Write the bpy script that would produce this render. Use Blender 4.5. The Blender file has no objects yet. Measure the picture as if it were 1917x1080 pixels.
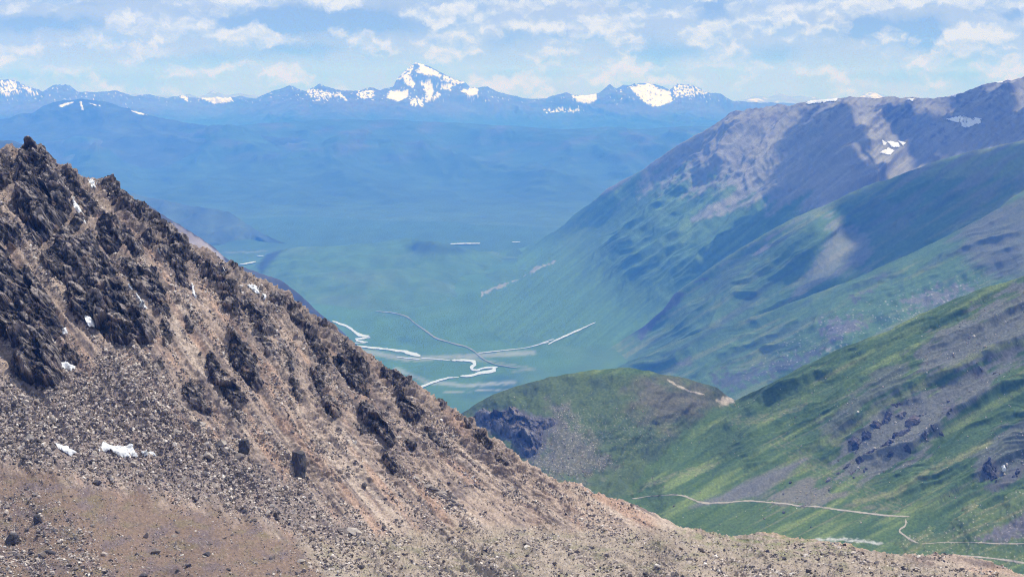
import bpy, bmesh, math, random
import numpy as np

S = bpy.context.scene
COL = S.collection
# ------------------------------------------------------------------ camera
PW, PH, FPX, HOR = 1917.0, 1080.0, 3577.0, 170.0
PITCH = math.atan((PH / 2 - HOR) / FPX)
CAMZ = 900.0                       # metres above the valley floor (z = 0)
cd = bpy.data.cameras.new('camera'); cam = bpy.data.objects.new('camera', cd); COL.objects.link(cam)
cd.sensor_width = 36.0; cd.lens = 36.0 * FPX / PW
cd.clip_start = 1.0; cd.clip_end = 200000.0
cam.location = (0, 0, CAMZ); cam.rotation_euler = (math.pi / 2 - PITCH, 0, 0)
S.camera = cam
# ------------------------------------------------------------------ light
SUN_EL, SUN_AZ = math.radians(64), math.radians(52)     # azimuth measured clockwise from +Y
SD = np.array([math.sin(SUN_AZ) * math.cos(SUN_EL), math.cos(SUN_AZ) * math.cos(SUN_EL), math.sin(SUN_EL)])
sl = bpy.data.lights.new('sun', 'SUN'); so = bpy.data.objects.new('sun', sl); COL.objects.link(so)
sl.energy = 4.7; sl.angle = math.radians(0.6); sl.color = (1.0, 0.95, 0.88)
so.rotation_euler = (math.pi / 2 - SUN_EL, 0, -SUN_AZ + math.pi)
SKY_STRENGTH = 0.07
HAZE_DENSITY = 0.000081
HAZE_COLOR = (0.07, 0.28, 1.0)
S.view_settings.view_transform = 'Standard'; S.view_settings.look = 'None'
S.view_settings.exposure = 0.0; S.view_settings.gamma = 1.0
S.view_settings.use_curve_mapping = False
S.render.engine = 'CYCLES'
S.cycles.max_bounces = 5; S.cycles.diffuse_bounces = 2; S.cycles.glossy_bounces = 1
S.cycles.volume_bounces = 2; S.cycles.transparent_max_bounces = 6
S.cycles.use_denoising = True; S.cycles.denoiser = 'OPENIMAGEDENOISE'; S.cycles.denoising_input_passes = 'RGB_ALBEDO_NORMAL'; S.cycles.denoising_prefilter = 'NONE'
S.cycles.use_adaptive_sampling = False
S.cycles.filter_width = 1.15

# ------------------------------------------------------------------ world: sky with clouds
def build_world():
    w = bpy.data.worlds.new('World'); S.world = w; w.use_nodes = True
    nt = w.node_tree; N = nt.nodes; L = nt.links; N.clear()
    def nd(t, **k):
        n = N.new(t)
        for a, b in k.items(): setattr(n, a, b)
        return n
    def m(op, a, b=None, c=None, clamp=False):
        n = nd('ShaderNodeMath', operation=op, use_clamp=clamp)
        for i, v in enumerate((a, b, c)):
            if v is None: continue
            if isinstance(v, (int, float)): n.inputs[i].default_value = v
            else: L.new(v, n.inputs[i])
        return n.outputs[0]
    out = nd('ShaderNodeOutputWorld'); bg = nd('ShaderNodeBackground'); bg.inputs[1].default_value = 1.0
    L.new(bg.outputs[0], out.inputs[0])
    sky = nd('ShaderNodeTexSky', sky_type='NISHITA'); sky.sun_disc = False
    sky.sun_elevation = SUN_EL; sky.sun_rotation = SUN_AZ; sky.altitude = 3000; sky.air_density = 1.2; sky.dust_density = 0.6; sky.ozone_density = 1.5
    tc = nd('ShaderNodeTexCoord'); sep = nd('ShaderNodeSeparateXYZ'); L.new(tc.outputs['Generated'], sep.inputs[0])
    az = m('ARCTAN2', sep.outputs[0], sep.outputs[1])
    el = m('ARCSINE', sep.outputs[2])
    # angular coordinates in hundredths of a radian: az to the right, el up
    U = m('MULTIPLY', az, 100.0); V = m('MULTIPLY', el, 100.0)
    pc = nd('ShaderNodeCombineXYZ'); L.new(U, pc.inputs[0]); L.new(V, pc.inputs[1])
    # warped copy for billowed outlines
    wn = nd('ShaderNodeTexNoise'); wn.inputs['Scale'].default_value = 1.15; wn.inputs['Detail'].default_value = 6; wn.inputs['Roughness'].default_value = 0.6
    L.new(pc.outputs[0], wn.inputs['Vector'])
    w1 = nd('ShaderNodeVectorMath', operation='SUBTRACT'); L.new(wn.outputs['Color'], w1.inputs[0]); w1.inputs[1].default_value = (.5, .5, .5)
    w2 = nd('ShaderNodeVectorMath', operation='MULTIPLY'); L.new(w1.outputs[0], w2.inputs[0]); w2.inputs[1].default_value = (1.9, 1.1, 0)
    w3 = nd('ShaderNodeVectorMath', operation='ADD'); L.new(pc.outputs[0], w3.inputs[0]); L.new(w2.outputs[0], w3.inputs[1])
    P = w3.outputs[0]
    def fb(vec, sx, sy, scale, detail, rough, off):
        mp = nd('ShaderNodeVectorMath', operation='MULTIPLY_ADD'); L.new(vec, mp.inputs[0]); mp.inputs[1].default_value = (sx, sy, 1); mp.inputs[2].default_value = off
        n = nd('ShaderNodeTexNoise'); n.inputs['Scale'].default_value = scale; n.inputs['Detail'].default_value = detail; n.inputs['Roughness'].default_value = rough
        L.new(mp.outputs[0], n.inputs['Vector']); return n.outputs['Fac']
    veil = fb(P, 0.7, 1.1, 0.42, 7, 0.55, (3.1, 7.7, 0))
    puffs = fb(P, 0.8, 1.2, 0.42, 7, 0.55, (11.3, 2.2, 4))
    puffs_up = fb(P, 0.8, 1.2, 0.42, 7, 0.55, (11.3, 2.2 + 0.4, 4))
    def blobs(lst):
        acc = None
        for (x, y, rx, ry, a) in lst:
            cu = (x - 958.5) / FPX * 100; cv = (HOR - y) / FPX * 100
            su = FPX / 100 / rx; sv = FPX / 100 / ry
            n = nd('ShaderNodeVectorMath', operation='MULTIPLY_ADD'); L.new(P, n.inputs[0])
            n.inputs[1].default_value = (su, sv, 0); n.inputs[2].default_value = (-cu * su, -cv * sv, 0)
            d = nd('ShaderNodeVectorMath', operation='DOT_PRODUCT'); L.new(n.outputs[0], d.inputs[0]); L.new(n.outputs[0], d.inputs[1])
            g = m('POWER', 0.36, d.outputs['Value'])
            acc = m('MULTIPLY', g, a) if acc is None else m('MULTIPLY_ADD', g, a, acc)
        return acc
    bright = blobs([(120, 6, 60, 10, .8), (0, 45, 40, 9, .5), (10, 100, 60, 16, .55), (275, 34, 45, 16, .9), (210, 85, 60, 18, .8), (40, 118, 40, 10, .5),
                    (345, 60, 60, 26, .6), (470, 72, 60, 16, .7), (290, 140, 80, 10, .3), (460, 6, 50, 9, .9), (560, 6, 40, 7, .6), (790, 30, 45, 10, 1.0), (880, 40, 50, 32, .9),
                    (690, 105, 80, 26, .55), (860, 95, 60, 30, .55), (1030, 8, 80, 12, .9), (1015, 55, 30, 8, .5), (1140, 44, 55, 14, 1.0), (1110, 74, 60, 8, .7), (1040, 110, 110, 22, .45),
                    (1240, 12, 60, 18, .6), (1310, 62, 50, 22, .85), (1430, 50, 38, 28, .95), (1400, 100, 30, 10, .5), (1580, 12, 100, 16, 1.0), (1780, 10, 110, 14, .95),
                    (1645, 75, 16, 45, .6), (1530, 115, 110, 26, .5), (1330, 120, 70, 18, .5), (1840, 70, 60, 30, .55), (1850, 115, 80, 24, .6), (1730, 118, 60, 16, .45), (960, 25, 40, 20, .3)])
    blue = blobs([(600, 42, 190, 24, 1.0), (100, 50, 110, 13, .7), (160, 12, 60, 6, .3), (560, 95, 120, 14, .5), (390, 115, 90, 14, .35), (1330, 20, 40, 30, .6), (1240, 100, 90, 22, .45),
                  (1440, 105, 60, 20, .55), (1610, 55, 80, 18, .85), (1715, 70, 36, 34, .8), (1870, 35, 40, 12, .6), (940, 70, 40, 30, .35), (1060, 68, 80, 9, .4), (100, 145, 200, 12, .4), (1000, 140, 300, 9, .2), (1700, 145, 200, 12, .35)])
    # veil of thin cloud
    vf = m('SUBTRACT', m('MULTIPLY_ADD', bright, 0.30, veil), m('MULTIPLY', blue, 0.26))
    veilm = nd('ShaderNodeMapRange', interpolation_type='SMOOTHSTEP'); L.new(vf, veilm.inputs[0])
    veilm.inputs[1].default_value = .30; veilm.inputs[2].default_value = .70; veilm.inputs[3].default_value = 0.55; veilm.inputs[4].default_value = 0.95
    pf = m('SUBTRACT', m('MULTIPLY_ADD', bright, 0.20, puffs), m('MULTIPLY', blue, 0.16))
    puffm = nd('ShaderNodeMapRange', interpolation_type='SMOOTHSTEP'); L.new(pf, puffm.inputs[0])
    puffm.inputs[1].default_value = .45; puffm.inputs[2].default_value = .62; puffm.inputs[3].default_value = 0; puffm.inputs[4].default_value = 1
    lit = m('MULTIPLY_ADD', m('SUBTRACT', puffs, puffs_up), 7.0, 0.55, clamp=True)
    ccol = nd('ShaderNodeMix', data_type='RGBA'); L.new(lit, ccol.inputs['Factor'])
    ccol.inputs['A'].default_value = (0.40, 0.53, 0.78, 1); ccol.inputs['B'].default_value = (0.80, 0.86, 0.95, 1)
    sk = nd('ShaderNodeVectorMath', operation='SCALE'); L.new(sky.outputs[0], sk.inputs[0]); sk.inputs['Scale'].default_value = SKY_STRENGTH
    mx1 = nd('ShaderNodeMix', data_type='RGBA'); L.new(veilm.outputs[0], mx1.inputs['Factor']); L.new(sk.outputs[0], mx1.inputs['A']); mx1.inputs['B'].default_value = (0.46, 0.56, 0.78, 1)
    dm = m('MULTIPLY', m('SUBTRACT', m('MULTIPLY_ADD', blue, 1.1, m('MULTIPLY', veil, .6)), m('MULTIPLY_ADD', bright, .45, .30)), 1.9, clamp=True)
    mx3 = nd('ShaderNodeMix', data_type='RGBA'); L.new(dm, mx3.inputs['Factor']); L.new(mx1.outputs['Result'], mx3.inputs['A']); mx3.inputs['B'].default_value = (0.29, 0.41, 0.66, 1); mx1 = mx3
    mx2 = nd('ShaderNodeMix', data_type='RGBA'); L.new(puffm.outputs[0], mx2.inputs['Factor']); L.new(mx1.outputs['Result'], mx2.inputs['A']); L.new(ccol.outputs['Result'], mx2.inputs['B'])
    # below the horizon plain air
    L.new(mx2.outputs['Result'], bg.inputs[0])
build_world()

# ------------------------------------------------------------------ maths helpers
def fl(py, z=0.): return float((z - CAMZ) / ray(0, py)[1])
CT, ST = math.cos(PITCH), math.sin(PITCH)
def ray(px, py):
    a = (np.asarray(px, float) - PW / 2) / FPX; b = (PH / 2 - np.asarray(py, float)) / FPX
    dy = CT + b * ST; dz = -ST + b * CT
    return a / dy, dz / dy
def P3(px, py, Y):
    u, v = ray(px, py)
    return np.stack([u * Y, Y + 0 * u, CAMZ + v * Y], -1)
def project(p):
    x, y, z = p[..., 0], p[..., 1], p[..., 2] - CAMZ
    f = y * CT - z * ST; up = y * ST + z * CT
    return PW / 2 + FPX * x / f, PH / 2 - FPX * up / f
def sm(a, b, x):
    t = np.clip((x - a) / (b - a), 0, 1); return t * t * (3 - 2 * t)

_rng = np.random.RandomState(5)
_perm = _rng.permutation(4096).astype(np.int64)
_ga = _rng.rand(4096) * 2 * np.pi
_GX, _GY = np.cos(_ga), np.sin(_ga)
def _h(i, j, s): return _perm[(_perm[(i + 71 * s) & 4095] + j + 17 * s) & 4095]
def perlin(x, y, s=0):
    x = np.asarray(x, float); y = np.asarray(y, float)
    i = np.floor(x).astype(np.int64); j = np.floor(y).astype(np.int64)
    fx = x - i; fy = y - j
    u = fx * fx * fx * (fx * (fx * 6 - 15) + 10); v = fy * fy * fy * (fy * (fy * 6 - 15) + 10)
    def g(di, dj):
        h = _h(i + di, j + dj, s); return _GX[h] * (fx - di) + _GY[h] * (fy - dj)
    a = g(0, 0); b = g(1, 0); c = g(0, 1); d = g(1, 1)
    return 1.5 * (a + u * (b - a) + v * (c - a) + u * v * (a - b - c + d))
def fbm(x, y, o=5, s=0, r=0.5, lac=2.03):
    t = 0; a = 1; n = 0
    for k in range(o):
        t = t + a * perlin(x, y, s + k); n += a; a *= r; x = x * lac + 3.7; y = y * lac - 1.3
    return t / n * 1.6
def ridged(x, y, o=5, s=0, r=0.5):
    t = 0; a = 1; n = 0; w = 1
    for k in range(o):
        v = (1 - np.abs(perlin(x, y, s + k))) ** 2 * w
        t = t + a * v; n += a; a *= r; w = np.clip(v * 1.6, 0, 1); x = x * 2.07 + 5.1; y = y * 2.07 + 2.9
    return t / n
def facets(x, y, s=0, tilt=0.8):
    """planar facets with cliffs between them"""
    i0 = np.floor(x).astype(np.int64); j0 = np.floor(y).astype(np.int64)
    best = np.full(np.shape(x), 1e9); out = np.zeros(np.shape(x)); second = best.copy()
    for di in (-1, 0, 1):
        for dj in (-1, 0, 1):
            i = i0 + di; j = j0 + dj
            h1 = _h(i, j, s) / 4096.; h2 = _h(i, j, s + 9) / 4096.; h3 = _h(i, j, s + 19) / 4096.; h4 = _h(i, j, s + 29) / 4096.; h5 = _h(i, j, s + 39) / 4096.
            cx = i + .1 + .8 * h1; cy = j + .1 + .8 * h2
            dx = x - cx; dy = y - cy; d = dx * dx + dy * dy
            val = (h3 - .5) + tilt * ((h4 - .5) * dx + (h5 - .5) * dy) * 2
            mk = d < best
            second = np.where(mk, best, np.minimum(second, d))
            out = np.where(mk, val, out); best = np.where(mk, d, best)
    return out, np.sqrt(second) - np.sqrt(best)

def sdf(poly, x, y):
    """signed distance to a polygon, negative inside"""
    poly = np.asarray(poly, float); n = len(poly)
    d = np.full(np.shape(x), 1e18); ins = np.zeros(np.shape(x), bool)
    for k in range(n):
        a = poly[k]; b = poly[(k + 1) % n]
        ex, ey = b - a; wx = x - a[0]; wy = y - a[1]
        t = np.clip((wx * ex + wy * ey) / (ex * ex + ey * ey + 1e-9), 0, 1)
        d = np.minimum(d, (wx - ex * t) ** 2 + (wy - ey * t) ** 2)
        c = ((a[1] > y) != (b[1] > y)) & (x < (b[0] - a[0]) * (y - a[1]) / (b[1] - a[1] + 1e-12) + a[0])
        ins ^= c
    d = np.sqrt(d); return np.where(ins, -d, d)
def dline(line, x, y):
    line = np.asarray(line, float); d = np.full(np.shape(x), 1e18)
    for a, b in zip(line[:-1], line[1:]):
        ex, ey = b - a; wx = x - a[0]; wy = y - a[1]
        t = np.clip((wx * ex + wy * ey) / (ex * ex + ey * ey + 1e-9), 0, 1)
        d = np.minimum(d, (wx - ex * t) ** 2 + (wy - ey * t) ** 2)
    return np.sqrt(d)

def rbf_fit(pts):
    p = np.array(pts, float); X = p[:, :2] / 1000; v = np.log(p[:, 2]); n = len(p)
    r = np.sqrt(((X[:, None] - X[None]) ** 2).sum(-1)) + 1e-9
    K = r * r * np.log(r) + np.eye(n) * 2e-4
    A = np.zeros((n + 3, n + 3)); A[:n, :n] = K; A[:n, n] = 1; A[:n, n + 1:] = X; A[n, :n] = 1; A[n + 1:, :n] = X.T
    w = np.linalg.solve(A, np.concatenate([v, np.zeros(3)]))
    def f(px, py):
        x = np.asarray(px, float) / 1000; y = np.asarray(py, float) / 1000
        t = w[n] + w[n + 1] * x + w[n + 2] * y
        for k in range(n):
            rr = (x - X[k, 0]) ** 2 + (y - X[k, 1]) ** 2 + 1e-12
            t = t + w[k] * 0.5 * rr * np.log(rr)
        return np.exp(t)
    return f

# ------------------------------------------------------------------ mesh helpers
def tag(o, label=None, cat=None, group=None, kind=None):
    if label: o['label'] = label
    if cat: o['category'] = cat
    if group: o['group'] = group
    if kind: o['kind'] = kind
    return o
def grid_faces(nj, ni, mask=None):
    idx = np.arange(nj * ni).reshape(nj, ni)
    q = np.stack([idx[:-1, :-1], idx[1:, :-1], idx[1:, 1:], idx[:-1, 1:]], -1)
    if mask is not None: q = q[mask]
    return q.reshape(-1, 4)
def mesh_from(name, V, Q, mat, alb=None, smooth=True, extra=None):
    V = np.ascontiguousarray(V, np.float32).reshape(-1, 3); Q = np.ascontiguousarray(Q, np.int32)
    k = Q.shape[1]
    me = bpy.data.meshes.new(name); me.vertices.add(len(V)); me.vertices.foreach_set('co', V.ravel())
    me.loops.add(Q.size); me.loops.foreach_set('vertex_index', Q.ravel())
    me.polygons.add(len(Q)); me.polygons.foreach_set('loop_start', np.arange(0, Q.size, k, dtype=np.int32))
    me.update(calc_edges=True)
    me.polygons.foreach_set('use_smooth', np.full(len(Q), smooth))
    if alb is not None:
        a = me.attributes.new('alb', 'FLOAT_COLOR', 'POINT')
        c = np.ones((len(V), 4), np.float32); c[:, :3] = np.clip(np.asarray(alb).reshape(-1, 3), 0.005, 0.9)
        a.data.foreach_set('color', c.ravel())
    me.materials.append(mat)
    o = bpy.data.objects.new(name, me); COL.objects.link(o)
    return o
def compact(V, Q, extra):
    used = np.unique(Q); mp = np.zeros(len(V), np.int64); mp[used] = np.arange(len(used))
    return V[used], mp[Q], [e[used] if e is not None else None for e in extra]

def terrain_mat(name, detail=1.0, contrast=0.35, bump=0.5, bdist=1.0, rough=0.95, fine=None, sheen=0.0):
    m = bpy.data.materials.new(name); m.use_nodes = True; nt = m.node_tree; N = nt.nodes; L = nt.links
    b = N['Principled BSDF']; b.inputs['Roughness'].default_value = rough; b.inputs['Specular IOR Level'].default_value = 0.15
    at = N.new('ShaderNodeAttribute'); at.attribute_name = 'alb'
    geo = N.new('ShaderNodeNewGeometry')
    n1 = N.new('ShaderNodeTexNoise'); n1.inputs['Scale'].default_value = 1.0 / detail; n1.inputs['Detail'].default_value = 5; n1.inputs['Roughness'].default_value = 0.65
    L.new(geo.outputs['Position'], n1.inputs['Vector'])
    mr = N.new('ShaderNodeMapRange'); L.new(n1.outputs['Fac'], mr.inputs[0]); mr.inputs[1].default_value = .3; mr.inputs[2].default_value = .7
    mr.inputs[3].default_value = 1 - contrast; mr.inputs[4].default_value = 1 + contrast
    mul = N.new('ShaderNodeVectorMath'); mul.operation = 'SCALE'; L.new(at.outputs['Color'], mul.inputs[0]); L.new(mr.outputs[0], mul.inputs['Scale'])
    L.new(mul.outputs[0], b.inputs['Base Color'])
    bp = N.new('ShaderNodeBump'); bp.inputs['Strength'].default_value = bump; bp.inputs['Distance'].default_value = bdist
    L.new(n1.outputs['Fac'], bp.inputs['Height']); L.new(bp.outputs[0], b.inputs['Normal'])
    return m
def flat_mat(name, col, rough=0.8, var=0.2, scale=1.0, bump=0.3, bdist=0.2, spec=0.2, randv=0.0, cols=None):
    m = bpy.data.materials.new(name); m.use_nodes = True; nt = m.node_tree; N = nt.nodes; L = nt.links
    b = N['Principled BSDF']; b.inputs['Roughness'].default_value = rough; b.inputs['Specular IOR Level'].default_value = spec
    geo = N.new('ShaderNodeNewGeometry')
    n1 = N.new('ShaderNodeTexNoise'); n1.inputs['Scale'].default_value = scale; n1.inputs['Detail'].default_value = 5
    L.new(geo.outputs['Position'], n1.inputs['Vector'])
    mr = N.new('ShaderNodeMapRange'); L.new(n1.outputs['Fac'], mr.inputs[0]); mr.inputs[1].default_value = .3; mr.inputs[2].default_value = .7
    mr.inputs[3].default_value = 1 - var; mr.inputs[4].default_value = 1 + var
    mul = N.new('ShaderNodeVectorMath'); mul.operation = 'SCALE'; L.new(mr.outputs[0], mul.inputs['Scale'])
    if cols:
        oi = N.new('ShaderNodeObjectInfo'); cr = N.new('ShaderNodeValToRGB'); cr.color_ramp.interpolation = 'LINEAR'
        els = cr.color_ramp.elements
        while len(els) < len(cols): els.new(0.5)
        for k, c in enumerate(cols): els[k].position = c[0]; els[k].color = (*c[1], 1)
        L.new(oi.outputs['Random'], cr.inputs[0]); L.new(cr.outputs[0], mul.inputs[0])
    else: mul.inputs[0].default_value = col
    L.new(mul.outputs[0], b.inputs['Base Color'])
    bp = N.new('ShaderNodeBump'); bp.inputs['Strength'].default_value = bump; bp.inputs['Distance'].default_value = bdist
    L.new(n1.outputs['Fac'], bp.inputs['Height']); L.new(bp.outputs[0], b.inputs['Normal'])
    return m

def mixc(c, col, w):
    w = np.clip(w, 0, 1)[..., None]; return c * (1 - w) + np.asarray(col) * w

class Layer:
    """a stretch of terrain: crest outline, control distances, relief, surface colours"""
    def __init__(s, name, crest, bottom, ctrl, nx, ny, relief, paint, mat, crest_rough=1.0, back=0.8, kind='structure', crest_amp_scale=25.0, tpow=1.0, floor=-5.0, cw=18.0, ca=.3, sink=0):
        cr = np.array([(c[0], c[1]) for c in crest], float)
        s.x0, s.x1 = cr[0, 0], cr[-1, 0]; s.nx, s.ny = nx, ny
        s.gx = np.linspace(s.x0, s.x1, nx)
        cy = np.interp(s.gx, cr[:, 0], cr[:, 1])
        if crest_rough > 0:
            cy = cy + crest_rough * (fbm(s.gx / crest_amp_scale, s.gx * 0 + 3.3, 6, hash_name(name), 0.62))
        s.cy = cy
        if np.isscalar(bottom): s.by = np.full(nx, float(bottom))
        else: bb = np.array(bottom, float); s.by = np.interp(s.gx, bb[:, 0], bb[:, 1])
        s.by = np.maximum(s.by, s.cy + 5)
        t = np.linspace(0, 1, ny) ** tpow; s.tpow = tpow
        px = np.repeat(s.gx[None], ny, 0); py = s.cy[None] + t[:, None] * (s.by - s.cy)[None]
        pts = list(ctrl) + [c for c in crest if len(c) == 3]
        s.Yf = rbf_fit(pts)
        Y = s.Yf(px, py)
        V = P3(px, py, Y)
        n = s.normals(V)
        d = relief(V[..., 0], V[..., 1], V[..., 2], px, py)
        d = d * (ca + (1 - ca) * sm(0, cw, py - s.cy[None]))
        V = V + n * d[..., None]
        if sink: V[..., 2] -= sink * (1 - sm(0, 45, px - s.x0) * sm(0, 30, s.by[None] - py))
        V[..., 2] = np.maximum(V[..., 2], floor)
        s.V = V; s.n = s.normals(V)
        ppx, ppy = project(V); s.px, s.py = ppx, ppy
        alb = paint(V, s.n, ppx, ppy)
        # far side of the crest
        nb = 7; rows = []
        for k in range(nb, 0, -1):
            q = V[0].copy(); dist = (k / nb) ** 1.5 * back * 900 * (Y[0] / 8000 + 0.15)
            q[:, 1] += dist; q[:, 0] *= q[:, 1] / V[0][:, 1]
            q[:, 2] -= dist * 0.75 * (0.35 + 0.65 * k / nb)
            q[:, 2] = np.maximum(q[:, 2], floor)
            rows.append(q)
        Vb = np.concatenate([np.array(rows), V], 0); ab = np.concatenate([np.repeat(alb[:1], nb, 0), alb], 0)
        Q = grid_faces(ny + nb, nx)
        s.obj = mesh_from(name, Vb, Q, mat, ab); s.obj['kind'] = kind
    @staticmethod
    def normals(V):
        dx = np.gradient(V, axis=1); dy = np.gradient(V, axis=0)
        n = np.cross(dx, -dy) * -1
        n = n / (np.linalg.norm(n, axis=-1, keepdims=True) + 1e-9)
        n = np.where(n[..., 2:3] < 0, -n, n)
        return n
    def at(s, px, py, field=None):
        F = s.V if field is None else field
        px = np.asarray(px, float); py = np.asarray(py, float)
        fi = np.clip((px - s.x0) / (s.x1 - s.x0) * (s.nx - 1), 0, s.nx - 1.001)
        cy = np.interp(px, s.gx, s.cy); by = np.interp(px, s.gx, s.by)
        t = np.clip((py - cy) / (by - cy), 0, 1) ** (1 / s.tpow)
        fj = np.clip(t * (s.ny - 1), 0, s.ny - 1.001)
        i = fi.astype(int); j = fj.astype(int); a = (fi - i)[..., None]; b = (fj - j)[..., None]
        return (F[j, i] * (1 - a) * (1 - b) + F[j, i + 1] * a * (1 - b) + F[j + 1, i] * (1 - a) * b + F[j + 1, i + 1] * a * b)
    def hit(s, px, py, it=7):
        px = np.asarray(px, float); py = np.asarray(py, float); a, b = px.copy(), py.copy()
        for _ in range(it):
            qx, qy = project(s.at(a, b)); a = a + .7 * np.clip(px - qx, -30, 30); b = b + .7 * np.clip(py - qy, -30, 30)
        return s.at(a, b)
    def nominal(s, px, py):
        px = np.array([float(px)]); py = np.array([float(py)]); a, b = px.copy(), py.copy()
        for _ in range(9):
            qx, qy = project(s.at(a, b)); a = a + .6 * (px - qx); b = b + .6 * (py - qy)
        return float(a[0]), float(b[0])
def hash_name(n): return sum(ord(c) * (i + 3) for i, c in enumerate(n)) % 900

def in_poly(poly, n, rng):
    p = np.array(poly, float); lo, hi = p.min(0), p.max(0); out = np.zeros((0, 2))
    while len(out) < n:
        q = lo + rng.rand(n * 3, 2) * (hi - lo); q = q[sdf(poly, q[:, 0], q[:, 1]) < 0]; out = np.concatenate([out, q])
    return out[:n]

# ------------------------------------------------------------------ materials
M_far = terrain_mat('far_rock', detail=260, contrast=.25, bump=.6, bdist=60)
M_mid = terrain_mat('valley_grass', detail=30, contrast=.12, bump=.3, bdist=4)
M_hill = terrain_mat('hillside_grass', detail=4, contrast=.22, bump=.45, bdist=.6)
M_near = terrain_mat('scree_ground', detail=.55, contrast=.45, bump=.8, bdist=.25)
M_crag = terrain_mat('crag_rock', detail=.9, contrast=.45, bump=.9, bdist=.35)
M_cragfar = terrain_mat('far_crag_rock', detail=5, contrast=.4, bump=.9, bdist=1.6)
M_snow = flat_mat('old_snow', (.70, .71, .73), .7, .2, .9, .5, .25)
M_stone = flat_mat('loose_stone', (.3, .26, .24), .9, .22, 1.5, .4, .1,
                   cols=[(0, (.06, .055, .06)), (.3, (.18, .155, .145)), (.5, (.34, .28, .245)), (.88, (.52, .45, .39)), (1, (.80, .73, .65))])
M_water = flat_mat('pale_glacial_water', (.50, .53, .52), .35, .05, .01, .0, .1, spec=.5)
M_road = flat_mat('dirt_track', (.33, .30, .25), .95, .15, .3, .3, .2)

# ------------------------------------------------------------------ far ranges
GRASS_FAR = np.array([.038, .072, .045]); ROCK_FAR = np.array([.12, .105, .10]); SNOW = np.array([.74, .75, .78])

def far_relief(amp, wl, seed, warp=.4):
    def f(X, Y, Z, px, py):
        x = X / wl; y = (Y * 0.5 + Z * 1.6) / wl
        wx = fbm(x * .7, y * .7, 3, seed + 5) * warp
        r = ridged(x + wx, y * .55 + wx, 6, seed)
        return amp * (r - .45)
    return f

# palest, farthest peaks
def paint_f0(V, n, px, py):
    c = np.zeros(V.shape) + [.25, .25, .27]
    s = fbm(px / 6, py / 3, 4, 41) - .25
    for poly in ([(1610, 182), (1632, 171), (1655, 182), (1640, 188), (1612, 188)], [(1402, 186), (1415, 180), (1430, 190), (1410, 192)]):
        s = np.maximum(s, .55 - np.maximum(sdf(poly, px, py), 0) * .8 + 1.2 * fbm(px / 4, py / 3, 3, 42))
    return mixc(c, SNOW, sm(.35, .7, s))
Layer('distant_range', [(-200, 182, 46000), (60, 180), (230, 182), (255, 176), (285, 179), (330, 180), (352, 175), (372, 180), (400, 168, 45000), (425, 177), (450, 174), (475, 178), (500, 183), (900, 186, 46000), (1370, 188), (1400, 184), (1413, 178), (1440, 184), (1462, 178), (1480, 183), (1500, 180), (1530, 184), (1575, 190, 46000), (1605, 182), (1618, 175), (1632, 170), (1650, 176), (1680, 186), (1760, 190), (2150, 190, 46000)],
      250, [(0, 250, 40000), (1000, 250, 40000), (2000, 250, 40000)], 420, 40, far_relief(260, 3500, 50), paint_f0, M_far, crest_rough=2.0, crest_amp_scale=30)

SN_POLY = [([(775, 116), (789, 120), (822, 136), (820, 143), (794, 140), (778, 136), (787, 125)], .3),
           ([(760, 138), (770, 146), (778, 158), (774, 164), (762, 160), (755, 150)], .8), ([(785, 154), (806, 153), (813, 170), (806, 189), (798, 192), (796, 170)], .8),
           ([(728, 171), (765, 169), (764, 182), (746, 191), (724, 184)], .3), ([(862, 171), (880, 165), (896, 167), (894, 177), (880, 180)], .3),
           ([(819, 172), (826, 178), (816, 185), (808, 191)], .5), ([(815, 158), (849, 158), (844, 170), (822, 165)], 2.0), ([(767, 184), (794, 184), (794, 198), (770, 197)], 2.5),
           ([(820, 138), (850, 146), (868, 156), (850, 160), (822, 148)], 2.5), ([(742, 150), (757, 134), (776, 118), (770, 140), (752, 150)], 2.2),
           ([(1072, 180), (1117, 175), (1117, 187), (1102, 195), (1082, 192)], .4), ([(1177, 162), (1215, 156), (1237, 168), (1255, 170), (1260, 190), (1230, 201), (1207, 193)], .8),
           ([(1262, 160), (1290, 160), (1325, 173), (1300, 180), (1262, 180)], 3.0), ([(370, 183), (430, 180), (438, 190), (400, 195)], .4), ([(335, 176), (355, 180), (350, 189), (338, 185)], 1.2),
           ([(629, 173), (637, 175), (653, 189), (645, 188)], .6), ([(40, 158), (55, 165), (80, 182), (70, 180), (45, 166)], 1.4), ([(0, 152), (30, 152), (40, 175), (0, 178)], 3.0),
           ([(666, 172), (700, 168), (700, 186), (670, 184)], 2.6), ([(560, 165), (640, 176), (600, 190)], 3.2), ([(1020, 207), (1050, 205), (1088, 204), (1090, 210), (1060, 209), (1024, 211)], 2.2)]
def paint_f1(V, n, px, py):
    c = np.zeros(V.shape) + ROCK_FAR * .75
    c = mixc(c, GRASS_FAR * .8, sm(195, 235, py + 10 * fbm(px / 40, py / 20, 3, 61)))
    c = c * (1 + .3 * fbm(px / 9 + py / 12, py / 5, 4, 63))[..., None]
    s = np.full(px.shape, -1.0); nz = fbm(px / 5, py / 3.4, 5, 62)
    for poly, rough in SN_POLY: s = np.maximum(s, np.minimum(-sdf(poly, px + nz * 2, py + nz) / 1.4, 1.6) + (rough + .5) * nz * 2.0 - rough * .35)
    s = np.maximum(s, nz * 2.2 - 1.35 - np.maximum(py - 190, 0) * .08)
    return mixc(c, SNOW, sm(-.3, .5, s))
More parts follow.
